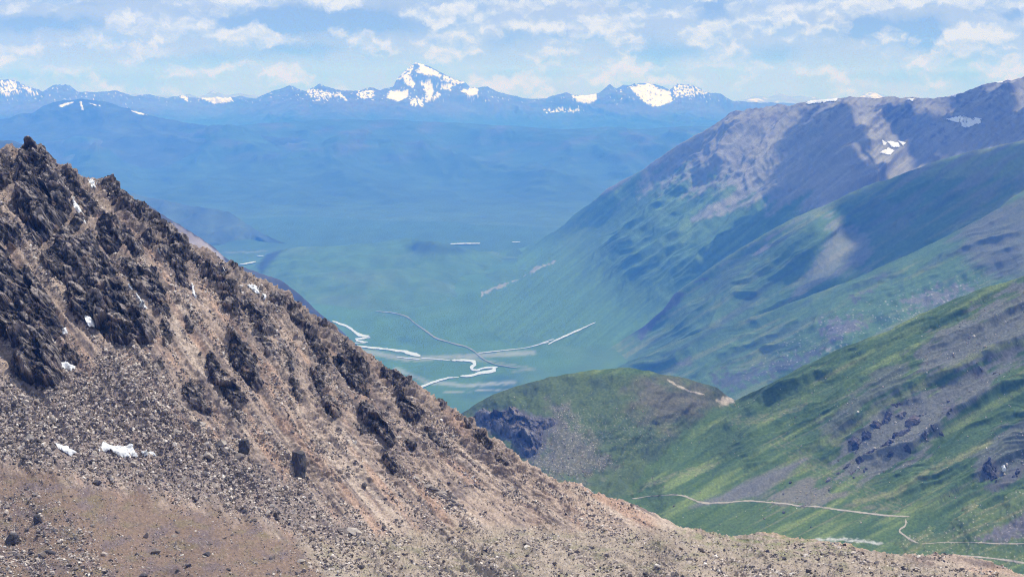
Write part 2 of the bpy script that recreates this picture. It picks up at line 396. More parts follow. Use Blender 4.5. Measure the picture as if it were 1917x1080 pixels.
F1 = [(-200, 175, 33000), (-80, 165), (0, 151, 33000), (15, 147), (40, 158), (80, 172), (100, 160), (128, 159), (145, 172), (170, 173), (200, 172), (215, 169), (250, 182), (280, 177), (310, 184), (345, 181), (370, 186), (400, 184, 34000), (430, 186), (450, 180), (480, 186), (500, 175), (541, 160, 31000), (571, 172), (601, 160), (631, 172), (666, 171), (696, 165), (711, 169), (736, 163), (741, 152), (756, 135), (778, 118, 32000), (801, 124), (831, 140), (871, 155), (881, 165), (911, 164), (931, 172), (960, 181, 32000), (987, 187), (1022, 185), (1060, 174), (1075, 180), (1102, 180), (1122, 175), (1142, 160), (1155, 167), (1167, 160), (1187, 160), (1215, 155, 32000), (1237, 162), (1255, 167), (1267, 158), (1290, 158), (1328, 171), (1348, 174), (1372, 187), (1408, 190), (1460, 192, 30000), (1700, 200, 30000), (2150, 200, 30000)]
Layer('snow_range', F1, 262, [(-200, 260, 25000), (300, 260, 25500), (780, 200, 28500), (780, 260, 24500), (1200, 260, 25500), (1200, 205, 28800), (2100, 260, 25000), (540, 205, 28500)],
      1500, 90, far_relief(300, 2300, 70), paint_f1, M_far, cw=14, ca=.12, crest_rough=2.2, crest_amp_scale=22)

# hazy front ridge, left
def paint_f2(V, n, px, py):
    c = np.zeros(V.shape) + [.045, .06, .06]
    c = c * (1 + .35 * fbm(px / 30 + py / 40, py / 18, 4, 81))[..., None]
    nz = fbm(px / 6, py / 3, 4, 82); s = np.full(px.shape, -1.)
    for poly, r in (([(240, 206), (262, 210), (278, 216), (262, 215)], .5), ([(148, 190), (153, 190), (158, 208), (153, 206)], 1.2), ([(108, 197), (135, 190), (140, 192), (115, 202)], 1.6), ([(165, 192), (190, 197), (188, 200), (168, 196)], 1.8), ([(345, 226), (356, 228), (350, 230)], .5)):
        s = np.maximum(s, -sdf(poly, px, py) + r * nz - r * .5)
    return mixc(c, SNOW, sm(-.2, .6, s))
Layer('hazy_ridge', [(-200, 235, 21000), (0, 222, 21000), (60, 212), (90, 198), (120, 190, 21000), (150, 186), (200, 194), (260, 211), (330, 224, 20500), (380, 231), (440, 240), (560, 262, 19000), (700, 300, 18500)],
      [(-200, 350), (300, 350), (700, 340)], [(0, 340, 17600), (300, 340, 17600), (600, 335, 18000), (120, 250, 19800)], 420, 110, far_relief(190, 1800, 90), paint_f2, M_far, crest_rough=2.0, crest_amp_scale=26)

# long plateau-like slope and the far plain
def paint_f3(V, n, px, py):
    c = np.zeros(V.shape) + GRASS_FAR
    c = mixc(c, [.075, .075, .075], .7 * sm(-.1, .6, fbm(px / 60 + py / 60, py / 22, 5, 101)) * sm(330, 260, py))
    c = c * (1 + .28 * fbm(px / 70, py / 9, 5, 103))[..., None]
    c = mixc(c, [.06, .11, .055], .7 * sm(365, 410, py))
    return c
def rel_f3(X, Y, Z, px, py):
    r = ridged(X / 1500 + Y / 9000, Y / 5200, 5, 104)
    return 330 * (r - .5) * sm(405, 300, py) * (.3 + .7 * sm(236, 262, py))
Layer('plateau_mountain', [(-200, 262, 20000), (150, 262), (300, 250, 20000), (440, 236), (560, 227), (640, 224, 20000), (760, 226), (900, 234), (1050, 242, 19500), (1130, 240), (1200, 241), (1300, 238, 19500), (1500, 240), (2150, 235, 19500)],
      430, [(-200, 330, 16800), (300, 330, 16800), (900, 330, 16800), (1500, 330, 16800), (2100, 330, 16800), (-200, 428, fl(428, -4)), (300, 428, fl(428, -4)), (900, 428, fl(428, -4)), (1500, 428, fl(428, -4)), (2100, 428, fl(428, -4)),
            (300, 385, 14400), (900, 385, 14400), (1500, 385, 14400), (2100, 385, 14400), (600, 280, 18400), (1200, 280, 18300)], 560, 150, rel_f3, paint_f3, M_far, crest_rough=1.4, crest_amp_scale=60, floor=-8)

# ------------------------------------------------------------------ valley floor
def floor_mesh():
    ny, nx = 420, 420
    ys = np.geomspace(4200, 62000, ny); t = np.linspace(-1, 1, nx)
    Yg = np.repeat(ys[:, None], nx, 1); Xg = t[None] * (Yg * .34 + 600)
    Z = 5 * fbm(Xg / 900, Yg / 900, 4, 120) * sm(7600, 9500, Yg)
    V = np.stack([Xg, Yg, Z], -1); px, py = project(V)
    c = np.zeros(V.shape) + [.060, .132, .040]
    c = mixc(c, [.085, .145, .065], sm(0, .9, fbm(Xg / 700, Yg / 1600, 5, 121)))
    c = mixc(c, [.028, .075, .055], .8 * sm(.15, .7, fbm(Xg / 300, Yg / 900, 5, 122)) * sm(7800, 6800, Yg))
    # grey braid plain beside the river, drier strip behind it
    for line, w, col, a in (([(640, 650), (760, 672), (850, 668), (1000, 660)], 7, (.30, .30, .27), .55), ([(740, 690), (800, 715), (870, 722), (960, 716)], 5, (.28, .29, .27), .6),
                            ([(830, 735), (1000, 726), (1120, 716)], 2, (.3, .3, .27), .6), ([(690, 515), (705, 560), (720, 590)], 2, (.22, .22, .15), .35),
                            ([(860, 668), (1000, 690), (960, 695)], 3, (.28, .28, .25), .4), ([(400, 474), (500, 470)], 2, (.4, .42, .4), .6)):
        c = mixc(c, col, a * sm(w, w * .2, dline(line, px, py) + 2.5 * fbm(px / 9, py / 3, 4, 124)))
    c = mixc(c, [.036, .075, .045], .75 * sm(9600, 10800, Yg + 700 * fbm(Xg / 900, Yg / 900, 3, 129)))
    c = c * (1 + .2 * fbm(Xg / 120, Yg / 400, 4, 125))[..., None]
    o = mesh_from('valley_floor', V, grid_faces(ny, nx), M_mid, c); o['kind'] = 'structure'
floor_mesh()

class Flat:
    def __init__(s, z): s.z = z
    def at(s, px, py, field=None):
        u, v = ray(px, py); return P3(px, py, (s.z - CAMZ) / v)
    hit = at
FLOOR = Flat(0.0)

# ------------------------------------------------------------------ mid distance land
def paint_lowhill(V, n, px, py):
    c = np.zeros(V.shape) + [.062, .125, .040]
    c = mixc(c, [.08, .135, .06], sm(-.1, .8, fbm(V[..., 0] / 500, V[..., 1] / 900, 5, 131)))
    c = mixc(c, [.02, .03, .03], .9 * sm(4, -6, sdf([(480, 500), (500, 474), (530, 466), (520, 480), (500, 500), (490, 515)], px, py)))  # shading of the left cliff painted as a near-black patch
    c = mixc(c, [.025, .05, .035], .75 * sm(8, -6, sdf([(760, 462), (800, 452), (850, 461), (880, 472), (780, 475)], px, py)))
    return c * (1 + .25 * fbm(V[..., 0] / 90, V[..., 1] / 260, 4, 132))[..., None]
LH = Layer('low_hill', [(440, 512, fl(512)), (475, 500, 9600), (487, 487, 9900), (500, 475, 10100), (530, 467), (560, 463, 10200), (640, 460), (700, 457, 10400), (745, 449), (770, 444, 10400), (785, 449), (810, 453, 9800), (850, 460, 9900), (880, 469, 10200), (900, 473), (940, 471, fl(471)), (1020, 476, fl(476)), (1100, 500, fl(500))],
           [(440, 560), (700, 590), (1000, 590), (1100, 570)], [(440, 560, fl(560) + 60), (600, 590, fl(590) + 60), (800, 590, fl(590) + 60), (1000, 590, fl(590) + 60), (560, 510, 9000), (700, 500, 9200), (820, 490, 9450), (640, 540, 8450), (800, 540, 8500), (950, 520, fl(520, 4)), (1050, 540, fl(540, 4))],
           360, 140, lambda X, Y, Z, px, py: 34 * fbm(X / 380, Y / 600, 5, 133) * sm(585, 520, py), paint_lowhill, M_mid, crest_rough=.7, crest_amp_scale=40, floor=-14, sink=12)

def paint_spur_l(V, n, px, py):
    c = np.zeros(V.shape) + [.05, .075, .055]
    return c * (1 + .5 * fbm(V[..., 0] / 150 + V[..., 2] / 130, V[..., 2] / 120, 5, 141))[..., None]
Layer('blue_spur', [(150, 352, 12700), (250, 364), (290, 372, 12600), (350, 386, 12550), (400, 393), (425, 397, 12400), (440, 404), (455, 414, 12100), (475, 428, 11800), (500, 442, 11450), (540, 458, fl(458))],
      [(150, 480), (540, 475)], [(150, 480, fl(480, -25)), (200, 466, fl(466, -10)), (350, 462, fl(462, -10)), (430, 458, fl(458, -10)), (480, 456, fl(456, -15)), (540, 475, fl(475, -55)), (300, 420, 11700), (420, 430, 11550)], 200, 70, far_relief(60, 330, 142), paint_spur_l, M_mid, crest_rough=1.6, crest_amp_scale=18, floor=-30)
Layer('far_left_hill', [(-160, 258, 9000), (0, 264, 9000), (25, 264), (42, 271, 8800), (70, 290), (130, 330, 8500)], 420, [(-160, 410, 8000), (130, 410, 8000)], 60, 30, far_relief(40, 400, 143), paint_spur_l, M_mid, crest_rough=1.2)
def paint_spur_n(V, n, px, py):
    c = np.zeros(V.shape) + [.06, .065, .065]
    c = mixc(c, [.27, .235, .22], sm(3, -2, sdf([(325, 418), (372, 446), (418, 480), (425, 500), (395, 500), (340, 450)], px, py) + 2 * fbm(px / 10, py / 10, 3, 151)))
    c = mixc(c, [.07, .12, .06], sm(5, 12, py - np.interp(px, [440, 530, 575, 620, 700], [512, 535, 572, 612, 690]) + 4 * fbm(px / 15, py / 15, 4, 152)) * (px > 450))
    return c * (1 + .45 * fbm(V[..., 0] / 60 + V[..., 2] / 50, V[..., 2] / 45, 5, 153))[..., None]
Layer('shaded_spur', [(200, 350, 3900), (280, 386, 3900), (310, 404), (330, 420, 3900), (350, 431), (372, 445, 3950), (395, 461), (418, 479, 4000), (440, 494), (470, 506, 4200), (500, 516), (530, 526, 4400), (555, 544), (575, 563, 4600), (600, 588), (620, 603, 4800), (650, 630), (690, 668, 5200), (760, 725, 5600)],
      [(200, 560), (420, 600), (760, 780)], [(200, 540, 3000), (420, 590, 3500), (600, 680, 4300), (760, 775, 5100)], 340, 90, far_relief(22, 110, 154), paint_spur_n, M_mid, crest_rough=1.8, crest_amp_scale=14)

# ------------------------------------------------------------------ the great ridge on the right
def psi(px, py, m): return py + m * px
def slope_relief(amp, wl, m, seed, along=6.0, amp2=.35):
    """ribs and gullies running down to the left, m = image slope of the fall line"""
    def f(X, Y, Z, px, py):
        q = (py + m * px) / math.sqrt(1 + m * m); t = (px - m * py) / math.sqrt(1 + m * m)
        w = fbm(px / 160., py / 160., 4, seed + 3) * 22
        a = ridged((q + w) / wl, (t + w) / (wl * along), 5, seed, .55) - .5
        b = fbm(px / (wl * .45), py / (wl * .45), 5, seed + 11)
        return amp * a + amp * amp2 * b
    return f
def paint_l1(V, n, px, py):
    q = py + .8 * px
    g = np.zeros(V.shape) + [.068, .130, .040]
    g = mixc(g, [.11, .18, .05], sm(0, .8, fbm(q / 30, px / 200, 4, 161)))
    scree = np.array([.20, .195, .165]); rock = np.array([.095, .09, .095])
    # tree-less grass line: py of the boundary along px
    gl = np.interp(px, [980, 1150, 1250, 1330, 1400, 1500, 1560, 1640, 1700, 2000], [300, 355, 345, 350, 380, 400, 420, 400, 420, 420])
    k = (gl - py) / 45 + 1.1 * fbm(q / 26, px / 90, 5, 162) + .5 * fbm(px / 12, py / 12, 4, 163)
    g = mixc(g, [.062, .130, .040], sm(140, 15, V[..., 2]))
    c = mixc(g, scree, sm(-.35, .75, k))
    # scree chutes reaching into the grass
    for line, w in (([(1560, 205), (1500, 290), (1490, 330), (1400, 380), (1330, 405)], 8), ([(1515, 215), (1400, 330), (1375, 372), (1320, 402)], 9), ([(1500, 290), (1420, 350), (1330, 400)], 5), ([(1395, 250), (1330, 300), (1270, 345)], 4), ([(1390, 365), (1340, 385), (1300, 410)], 10),
                    ([(1040, 488), (960, 525), (900, 550), (830, 574)], 3.0), ([(1600, 200), (1640, 290), (1720, 320)], 16), ([(1870, 170), (1760, 250), (1700, 310)], 18)):
        d = dline(line, px, py) + 5 * fbm(px / 14, py / 14, 4, 164)
        c = mixc(c, scree * 1.15, .85 * sm(w, w * .3, d))
    rk = fbm(q / 11, (px - .8 * py) / 34, 5, 165) * .6 + fbm(px / 9 + py / 20, py / 7, 5, 169) * .6 + .35 * fbm(px / 70, py / 60, 3, 166) + (255 - py) / 260.
    inrock = sm(60, 0, sdf([(1360, 205), (1590, 185), (1640, 200), (1917, 140), (2100, 140), (2100, 260), (1700, 260), (1520, 260), (1440, 320), (1380, 350), (1250, 350), (1240, 310)], px, py))
    c = mixc(c, rock, .85 * inrock * sm(.28, .65, rk))
    return c * (1 + .16 * fbm(px / 5, py / 5, 4, 167) + .30 * fbm(q / 6, px / 80, 5, 168))[..., None]
_r1 = slope_relief(125, 120, .8, 170, 6, .06)
def rel_l1(X, Y, Z, px, py):
    k = sm(970, 1150, px) * (.35 + .65 * sm(620, 430, py + .25 * (1300 - px) * (px < 1300)))
    toe = sm(8, 110, Z)
    rk = 16 * (ridged(px / 26 + py / 40, py / 30, 5, 177) - .4) * sm(60, 0, sdf([(1360, 205), (1590, 185), (1640, 200), (1917, 140), (2100, 140), (2100, 260), (1700, 240), (1520, 250), (1440, 320), (1380, 340), (1250, 350), (1240, 310)], px, py))
    return (_r1(X, Y, Z, px, py) * k * (.2 + .8 * toe) + rk)
L1 = Layer('great_ridge', [(860, 478, fl(478)), (940, 472, fl(472, 2)), (980, 464, 10950), (1010, 450), (1050, 425, 10600), (1085, 395), (1120, 368, 10000), (1160, 338), (1200, 312, 9500), (1250, 277), (1300, 250, 8900), (1340, 225), (1365, 209), (1385, 207, 8600), (1420, 206), (1470, 198, 8500), (1520, 191), (1560, 187), (1590, 182, 8200), (1620, 187), (1660, 184), (1700, 186, 8100), (1740, 184), (1785, 180), (1830, 163, 7800), (1860, 153), (1890, 148), (1917, 144, 7600), (1990, 140), (2100, 150, 7400)],
           [(860, 600), (1000, 700), (1200, 740), (1400, 640), (2100, 480)],
           [(860, 600, fl(600)), (900, 540, fl(540)), (1000, 590, fl(590, 3)), (1000, 700, fl(700, -3)), (1100, 640, fl(640, 2)), (1200, 700, 6300), (1050, 540, fl(540, 40)), (1000, 510, fl(510, 25)), (1150, 560, 7700),
            (1200, 480, 7900), (1250, 420, 8100), (1300, 400, 7950), (1300, 500, 7300), (1250, 590, 7050), (1400, 350, 7800), (1400, 460, 7000), (1350, 300, 8250), (1500, 260, 8000), (1480, 330, 7450), (1560, 250, 7550), (1540, 370, 6750),
            (1640, 330, 6900), (1640, 250, 7650), (1600, 290, 7080), (1720, 240, 7900), (1730, 300, 7350), (1800, 230, 7700), (1800, 290, 6800), (1880, 200, 7050), (1917, 270, 6500), (2100, 300, 6100), (1400, 640, 6300), (2100, 470, 5700)],
           760, 330, rel_l1, paint_l1, M_mid, cw=32, sink=16, crest_rough=2.6, crest_amp_scale=30, floor=-24)

def paint_l2(V, n, px, py):
    q = py + .62 * px
    c = np.zeros(V.shape) + [.070, .130, .038]
    c = mixc(c, [.13, .165, .058], sm(0, .7, fbm(q / 16, px / 160, 5, 181)))
    cl2 = np.interp(px, [1160, 1258, 1340, 1440, 1545, 1700], [640, 548, 490, 430, 384, 322]); c = mixc(c, [.15, .20, .07], .6 * sm(16, 3, py - cl2 + 6 * fbm(px / 30, py / 30, 3, 188)))  # sunlit edge of the crest, painted in as a paler band
    c = mixc(c, [.05, .075, .05], .7 * sm(.1, .7, fbm(q / 24, px / 120, 5, 182)))
    scree = [.20, .185, .18]
    for poly, a in (([(1545, 400), (1590, 415), (1625, 440), (1635, 475), (1620, 500), (1560, 520), (1480, 560), (1500, 520), (1530, 480), (1555, 440)], .55), ([(1440, 440), (1450, 440), (1425, 475), (1415, 480)], .8),
                    ([(1400, 460), (1545, 386), (1450, 440), (1350, 500)], .35)):
        c = mixc(c, scree, a * sm(6, -10, sdf(poly, px, py) + 16 * fbm(q / 10, px / 40, 5, 183)))
    for poly in ([(1245, 570), (1262, 543), (1282, 548), (1270, 570), (1240, 590), (1200, 640), (1190, 620)], [(1330, 520), (1300, 530), (1310, 520)]):
        c = mixc(c, [.07, .07, .08], .9 * sm(2, -3, sdf(poly, px, py) + 6 * fbm(px / 8, py / 8, 4, 184)))
    up = sm(1560, 1700, px) * sm(430, 330, py - (1900 - px) * .25)
    c = mixc(c, [.15, .14, .13], .6 * up * sm(-.3, .6, fbm(q / 25, px / 90, 4, 185)))
    return c * (1 + .22 * fbm(px / 6, py / 6, 4, 186))[..., None]
_r2 = slope_relief(95, 105, .62, 190, 12, .06)
L2 = Layer('middle_spur', [(1060, 700, fl(700, -8)), (1110, 672, fl(672, -2)), (1160, 640, 6750), (1200, 610, 6720), (1240, 575), (1258, 548, 6600), (1275, 536), (1300, 518, 6500), (1340, 490), (1400, 453, 6250), (1440, 430), (1480, 408), (1520, 391, 6050), (1545, 384, 6000), (1575, 372), (1620, 352, 5980), (1660, 338), (1700, 322, 5900), (1740, 306), (1780, 293), (1820, 283, 5750), (1870, 272), (1917, 262, 5600), (1990, 250), (2100, 235, 5500)],
           [(1060, 780), (1400, 760), (1700, 640), (2100, 560)],
           [(1060, 780, fl(780, -20)), (1200, 700, 6000), (1300, 630, 5820), (1400, 560, 5750), (1480, 580, 5420), (1430, 480, 5980), (1530, 430, 5700), (1600, 430, 5800), (1640, 500, 5350), (1700, 400, 5650), (1760, 440, 5150), (1900, 370, 4950), (1850, 320, 5400), (1400, 740, 4900), (1700, 630, 4700), (2100, 550, 4400), (2050, 350, 5000), (1300, 570, 6200)],
           520, 240, lambda X, Y, Z, px, py: _r2(X, Y, Z, px, py) * .6 * sm(-5, 90, Z), paint_l2, M_mid, crest_rough=1.8, crest_amp_scale=24, floor=-6)

def paint_l3(V, n, px, py):
    q = py + .5 * px
    c = np.zeros(V.shape) + [.070, .130, .038]
    c = mixc(c, [.13, .165, .058], sm(0, .7, fbm(q / 14, px / 150, 5, 201)))
    c = mixc(c, [.05, .08, .05], .7 * sm(.1, .7, fbm(q / 22, px / 130, 5, 202)))
    nz = fbm(px / 11, py / 9, 5, 203)
    c = mixc(c, [.115, .115, .095], .75 * sm(12, -20, sdf([(1800, 410), (1917, 360), (2100, 330), (2100, 560), (1880, 530), (1820, 500), (1780, 470)], px, py) + 26 * fbm(q / 16, px / 70, 4, 204)))  # grey rock at the upper right, its shadow painted into the colour too
    for poly, col, a, w in (([(1540, 600), (1600, 595), (1630, 600), (1600, 620), (1560, 640), (1535, 625)], (.12, .115, .12), .9, 18), ([(1690, 560), (1740, 545), (1800, 530), (1830, 535), (1760, 570), (1700, 580)], (.15, .14, .14), .8, 20),
                            ([(1330, 700), (1420, 690), (1500, 660), (1560, 640), (1500, 690), (1420, 710), (1370, 730), (1340, 725)], (.075, .08, .08), .85, 22), ([(1590, 555), (1625, 545), (1640, 540), (1600, 570)], (.08, .08, .085), .85, 14),
                            ([(1630, 520), (1665, 508), (1660, 515), (1632, 530)], (.08, .08, .085), .8, 10), ([(1265, 680), (1290, 668), (1300, 680), (1280, 690)], (.12, .11, .11), .7, 8),
                            ([(1540, 655), (1580, 645), (1560, 665)], (.34, .31, .3), .8, 10)):
        c = mixc(c, col, a * sm(3, -8, sdf(poly, px, py) + w * nz))
    spk = fbm(px / 3.0, py / 2.4, 3, 205); reg = sm(30, -10, np.minimum(sdf([(1530, 600), (1830, 520), (1840, 545), (1620, 650), (1400, 700)], px, py), sdf([(1540, 650), (1620, 620), (1600, 650), (1480, 700)], px, py)))
    c = mixc(c, [.42, .40, .40], .8 * reg * sm(.55, .8, spk))
    return c * (1 + .22 * fbm(px / 5, py / 5, 4, 206))[..., None]
_r3 = slope_relief(85, 95, .5, 210, 12, .06)
L3 = Layer('rocky_green_spur', [(1040, 735, fl(735, -8)), (1100, 712, fl(712, -2)), (1150, 690, 6050), (1200, 667, 5900), (1256, 645), (1312, 622, 5500), (1368, 607), (1424, 590, 5200), (1480, 568), (1536, 545, 5000), (1590, 525), (1640, 505, 4850), (1690, 482), (1760, 447, 4700), (1830, 412), (1880, 380), (1917, 362, 4500), (1990, 325), (2100, 290, 4400)],
           [(1040, 830), (1400, 830), (1700, 720), (2100, 600)],
           [(1040, 830, 5000), (1250, 725, 5150), (1376, 745, 4350), (1430, 670, 4700), (1330, 690, 5000), (1500, 680, 4250), (1560, 640, 4250), (1574, 605, 4400), (1650, 560, 4450), (1724, 537, 4300), (1700, 610, 3900), (1800, 480, 4350), (1850, 530, 3950), (1917, 500, 3850), (1917, 600, 3500), (2100, 590, 3300), (1400, 820, 3700), (1700, 710, 3500), (2050, 420, 4000)],
           520, 240, lambda X, Y, Z, px, py: _r3(X, Y, Z, px, py) * .55 * sm(-5, 80, Z), paint_l3, M_mid, crest_rough=1.5, crest_amp_scale=20, floor=-6)

# ------------------------------------------------------------------ near green hillside with the knoll
def Y4(px, py):
    u, v = ray(px, py); return float(1109 / (-v + .45 * u + .30))
def flz(py, z): return float((z - CAMZ) / ray(0, py)[1])
CRAG4 = [[(1585, 837), (1605, 812), (1630, 795), (1660, 775), (1697, 765), (1720, 780), (1742, 799), (1746, 822), (1697, 848), (1649, 859), (1615, 874), (1596, 859)],
         [(1545, 905), (1560, 880), (1575, 850), (1598, 812), (1600, 825), (1585, 855), (1575, 880), (1560, 905)],
         [(1665, 762), (1690, 745), (1705, 738), (1700, 748), (1675, 766)], [(1770, 770), (1784, 757), (1788, 768), (1775, 776)], [(1826, 700), (1836, 692), (1840, 700), (1832, 705)],
         [(1850, 912), (1880, 895), (1917, 870), (1917, 885), (1880, 908), (1860, 917)], [(1835, 880), (1850, 860), (1865, 870), (1870, 890), (1850, 895)]]
CRAGK = [(886, 785), (905, 772), (923, 777), (957, 767), (995, 780), (1043, 791), (1040, 802), (1022, 815), (1015, 840), (1005, 853), (988, 860), (972, 845), (960, 825), (940, 815), (915, 808)]
def paint_l4(V, n, px, py):
    q = py + .52 * px
    c = np.zeros(V.shape) + [.064, .108, .032]
    c = mixc(c, [.135, .18, .055], sm(0, .6, fbm(q / 20, px / 200, 5, 221)))
    c = mixc(c, [.040, .080, .026], .8 * sm(0, .55, fbm(q / 17, px / 140, 5, 222)))
    c = mixc(c, [.20, .18, .10], .45 * sm(.35, .7, fbm(q / 8, px / 190, 4, 223)) * sm(1350, 1450, px))
    # violet-grey scree tongues
    V1 = [.125, .125, .12]
    for poly, col, a, w in (([(1290, 948), (1330, 928), (1410, 893), (1509, 853), (1522, 856), (1473, 893), (1421, 934), (1350, 945)], V1, .95, 7), ([(1421, 937), (1494, 893), (1546, 905), (1580, 925), (1527, 948)], (.15, .135, .12), .8, 16),
                            ([(1540, 790), (1590, 740), (1640, 700), (1700, 668), (1720, 680), (1680, 730), (1620, 770), (1570, 830), (1540, 820)], (.13, .13, .115), .6, 30),
                            ([(1700, 660), (1800, 595), (1917, 530), (2100, 470), (2100, 620), (1917, 640), (1840, 680), (1800, 700), (1740, 700)], (.14, .135, .13), .75, 36),
                            ([(1700, 740), (1760, 715), (1860, 670), (1917, 650), (1917, 680), (1850, 720), (1800, 760), (1760, 810), (1700, 870), (1600, 900), (1560, 880), (1600, 800), (1660, 760)], (.145, .14, .135), .8, 32),
                            ([(1820, 850), (1917, 780), (1990, 770), (1990, 860), (1880, 900), (1840, 890)], (.125, .125, .12), .7, 30), ([(1560, 940), (1660, 950), (1700, 960), (1560, 945)], (.2, .16, .13), .6, 10)):
        c = mixc(c, col, a * sm(4, -8, sdf(poly, px, py) + w * fbm(q / 14, px / 60, 5, 224)))
    rib = sm(9, 2, dline([(1917, 640), (1860, 650), (1780, 690), (1700, 735), (1640, 765), (1560, 830)], px, py) + 4 * fbm(px / 14, py / 14, 3, 225)); c = mixc(c, [.13, .15, .06], .8 * rib)
    rib = sm(8, 1, dline([(1850, 830), (1800, 855), (1740, 880), (1680, 920), (1600, 940)], px, py) + 5 * fbm(px / 14, py / 14, 3, 226)); c = mixc(c, [.2, .2, .09], .7 * rib)
    # livestock trails
    for line in ([(1505, 880), (1560, 905), (1600, 925), (1650, 945), (1690, 960)], [(1440, 830), (1480, 855), (1520, 880)], [(1180, 925), (1260, 895), (1330, 880)], [(1360, 795), (1430, 790), (1500, 765)]):
        for k in range(4):
            ln = [(a + 6 * k, b - 5 * k) for a, b in line]
            c = mixc(c, [.24, .21, .14], .3 * sm(1.6, .4, dline(ln, px + 7 * fbm(px / 30, py / 20, 3, 290 + k), py) + 2.2 * fbm(px / 9, py / 9, 3, 227 + k)))
    # knoll: drier, darker top, stony face
    kn = sm(6, -10, sdf([(800, 700), (1376, 700), (1376, 752), (1300, 800), (1235, 880), (1180, 925), (1100, 960), (800, 960)], px, py))
    k = np.zeros(V.shape) + [.068, .100, .034]
    k = mixc(k, [.045, .07, .032], .8 * sm(-.1, .5, fbm(px / 60, py / 26, 5, 231)))
    k = mixc(k, [.13, .11, .08], .7 * sm(40, -30, sdf([(1200, 700), (1376, 745), (1300, 780), (1230, 790), (1190, 760)], px, py) + 30 * fbm(px / 30, py / 20, 4, 232)))
    c = c * (1 - kn[..., None]) + k * kn[..., None]
    st = sm(14, -18, sdf([(1033, 756), (1053, 756), (1102, 820), (1150, 866), (1095, 900), (1046, 900), (985, 868), (1015, 835), (1033, 805)], px, py) + 22 * fbm(px / 22, py / 22, 4, 233))
    st2 = sm(20, -20, sdf([(1060, 770), (1200, 770), (1280, 790), (1180, 850), (1100, 820)], px, py) + 24 * fbm(px / 30, py / 24, 4, 234))
    c = mixc(c, [.13, .12, .095], .75 * st)
    spk = fbm(px / 3.2, py / 2.8, 3, 235)
    c = mixc(c, [.34, .31, .27], .7 * np.clip(st + .5 * st2 + .08 * kn, 0, 1) * sm(.38, .62, spk))
    c = mixc(c, [.40, .34, .27], .9 * sm(3, -3, sdf([(1343, 750), (1352, 743), (1372, 741), (1378, 748), (1366, 756), (1348, 759)], px, py) + 5 * fbm(px / 8, py / 8, 4, 236)))
    c = mixc(c, [.42, .36, .30], .8 * sm(2.4, .6, dline([(1250, 711), (1268, 722), (1292, 732), (1318, 738)], px, py) + 1.5 * fbm(px / 8, py / 8, 3, 237)))
    # gully green and valley bottom
    c = mixc(c, [.055, .10, .026], .7 * sm(14, 3, dline([(1340, 770), (1290, 810), (1240, 860), (1190, 910)], px, py) + 8 * fbm(px / 20, py / 20, 4, 238)))
    c = mixc(c, [.40, .40, .38], .8 * sm(5, 0, dline([(1530, 1010), (1580, 1009), (1650, 1016)], px, py) + 4 * fbm(px / 9, py / 5, 4, 239)))
    ck = np.full(px.shape, 99.)
    for poly in CRAG4[3:] + [CRAGK]: ck = np.minimum(ck, sdf(poly, px, py))
    c = mixc(c, [.10, .095, .10], .8 * sm(9, 0, ck + 7 * fbm(px / 8, py / 8, 4, 240)))
    fine = fbm(px / 4, py / 3, 4, 241)
    return c * (1 + .38 * fine + .06 * fbm(q / 3, px / 40, 3, 242))[..., None]
_r4 = slope_relief(24, 95, .52, 250, 12, .03)
def rel_l4(X, Y, Z, px, py):
    kn = sm(1380, 1300, px + (py - 745) * .5)
    side = sm(1300, 1420, px + (py - 850) * .3) * sm(985, 940, py)
    k = 6 * fbm(px / 80, py / 60, 4, 251) + 3 * ridged(px / 34 + py / 90, py / 60, 4, 252)
    g = -4 * sm(26, 0, dline([(1376, 748), (1340, 770), (1290, 810), (1240, 860), (1190, 910)], px, py))
    f = .35 * fbm(px / 9, py / 7, 3, 253)
    return _r4(X, Y, Z, px, py) * (.3 + .7 * side) * (1 - .8 * kn) + k * kn + g + f
K4 = [(1300, 870), (1400, 800), (1500, 760), (1500, 860), (1600, 700), (1600, 800), (1600, 900), (1700, 650), (1700, 750), (1700, 850), (1800, 620), (1800, 720), (1800, 820), (1917, 560), (1917, 660), (1917, 760), (2100, 560), (2100, 720)]
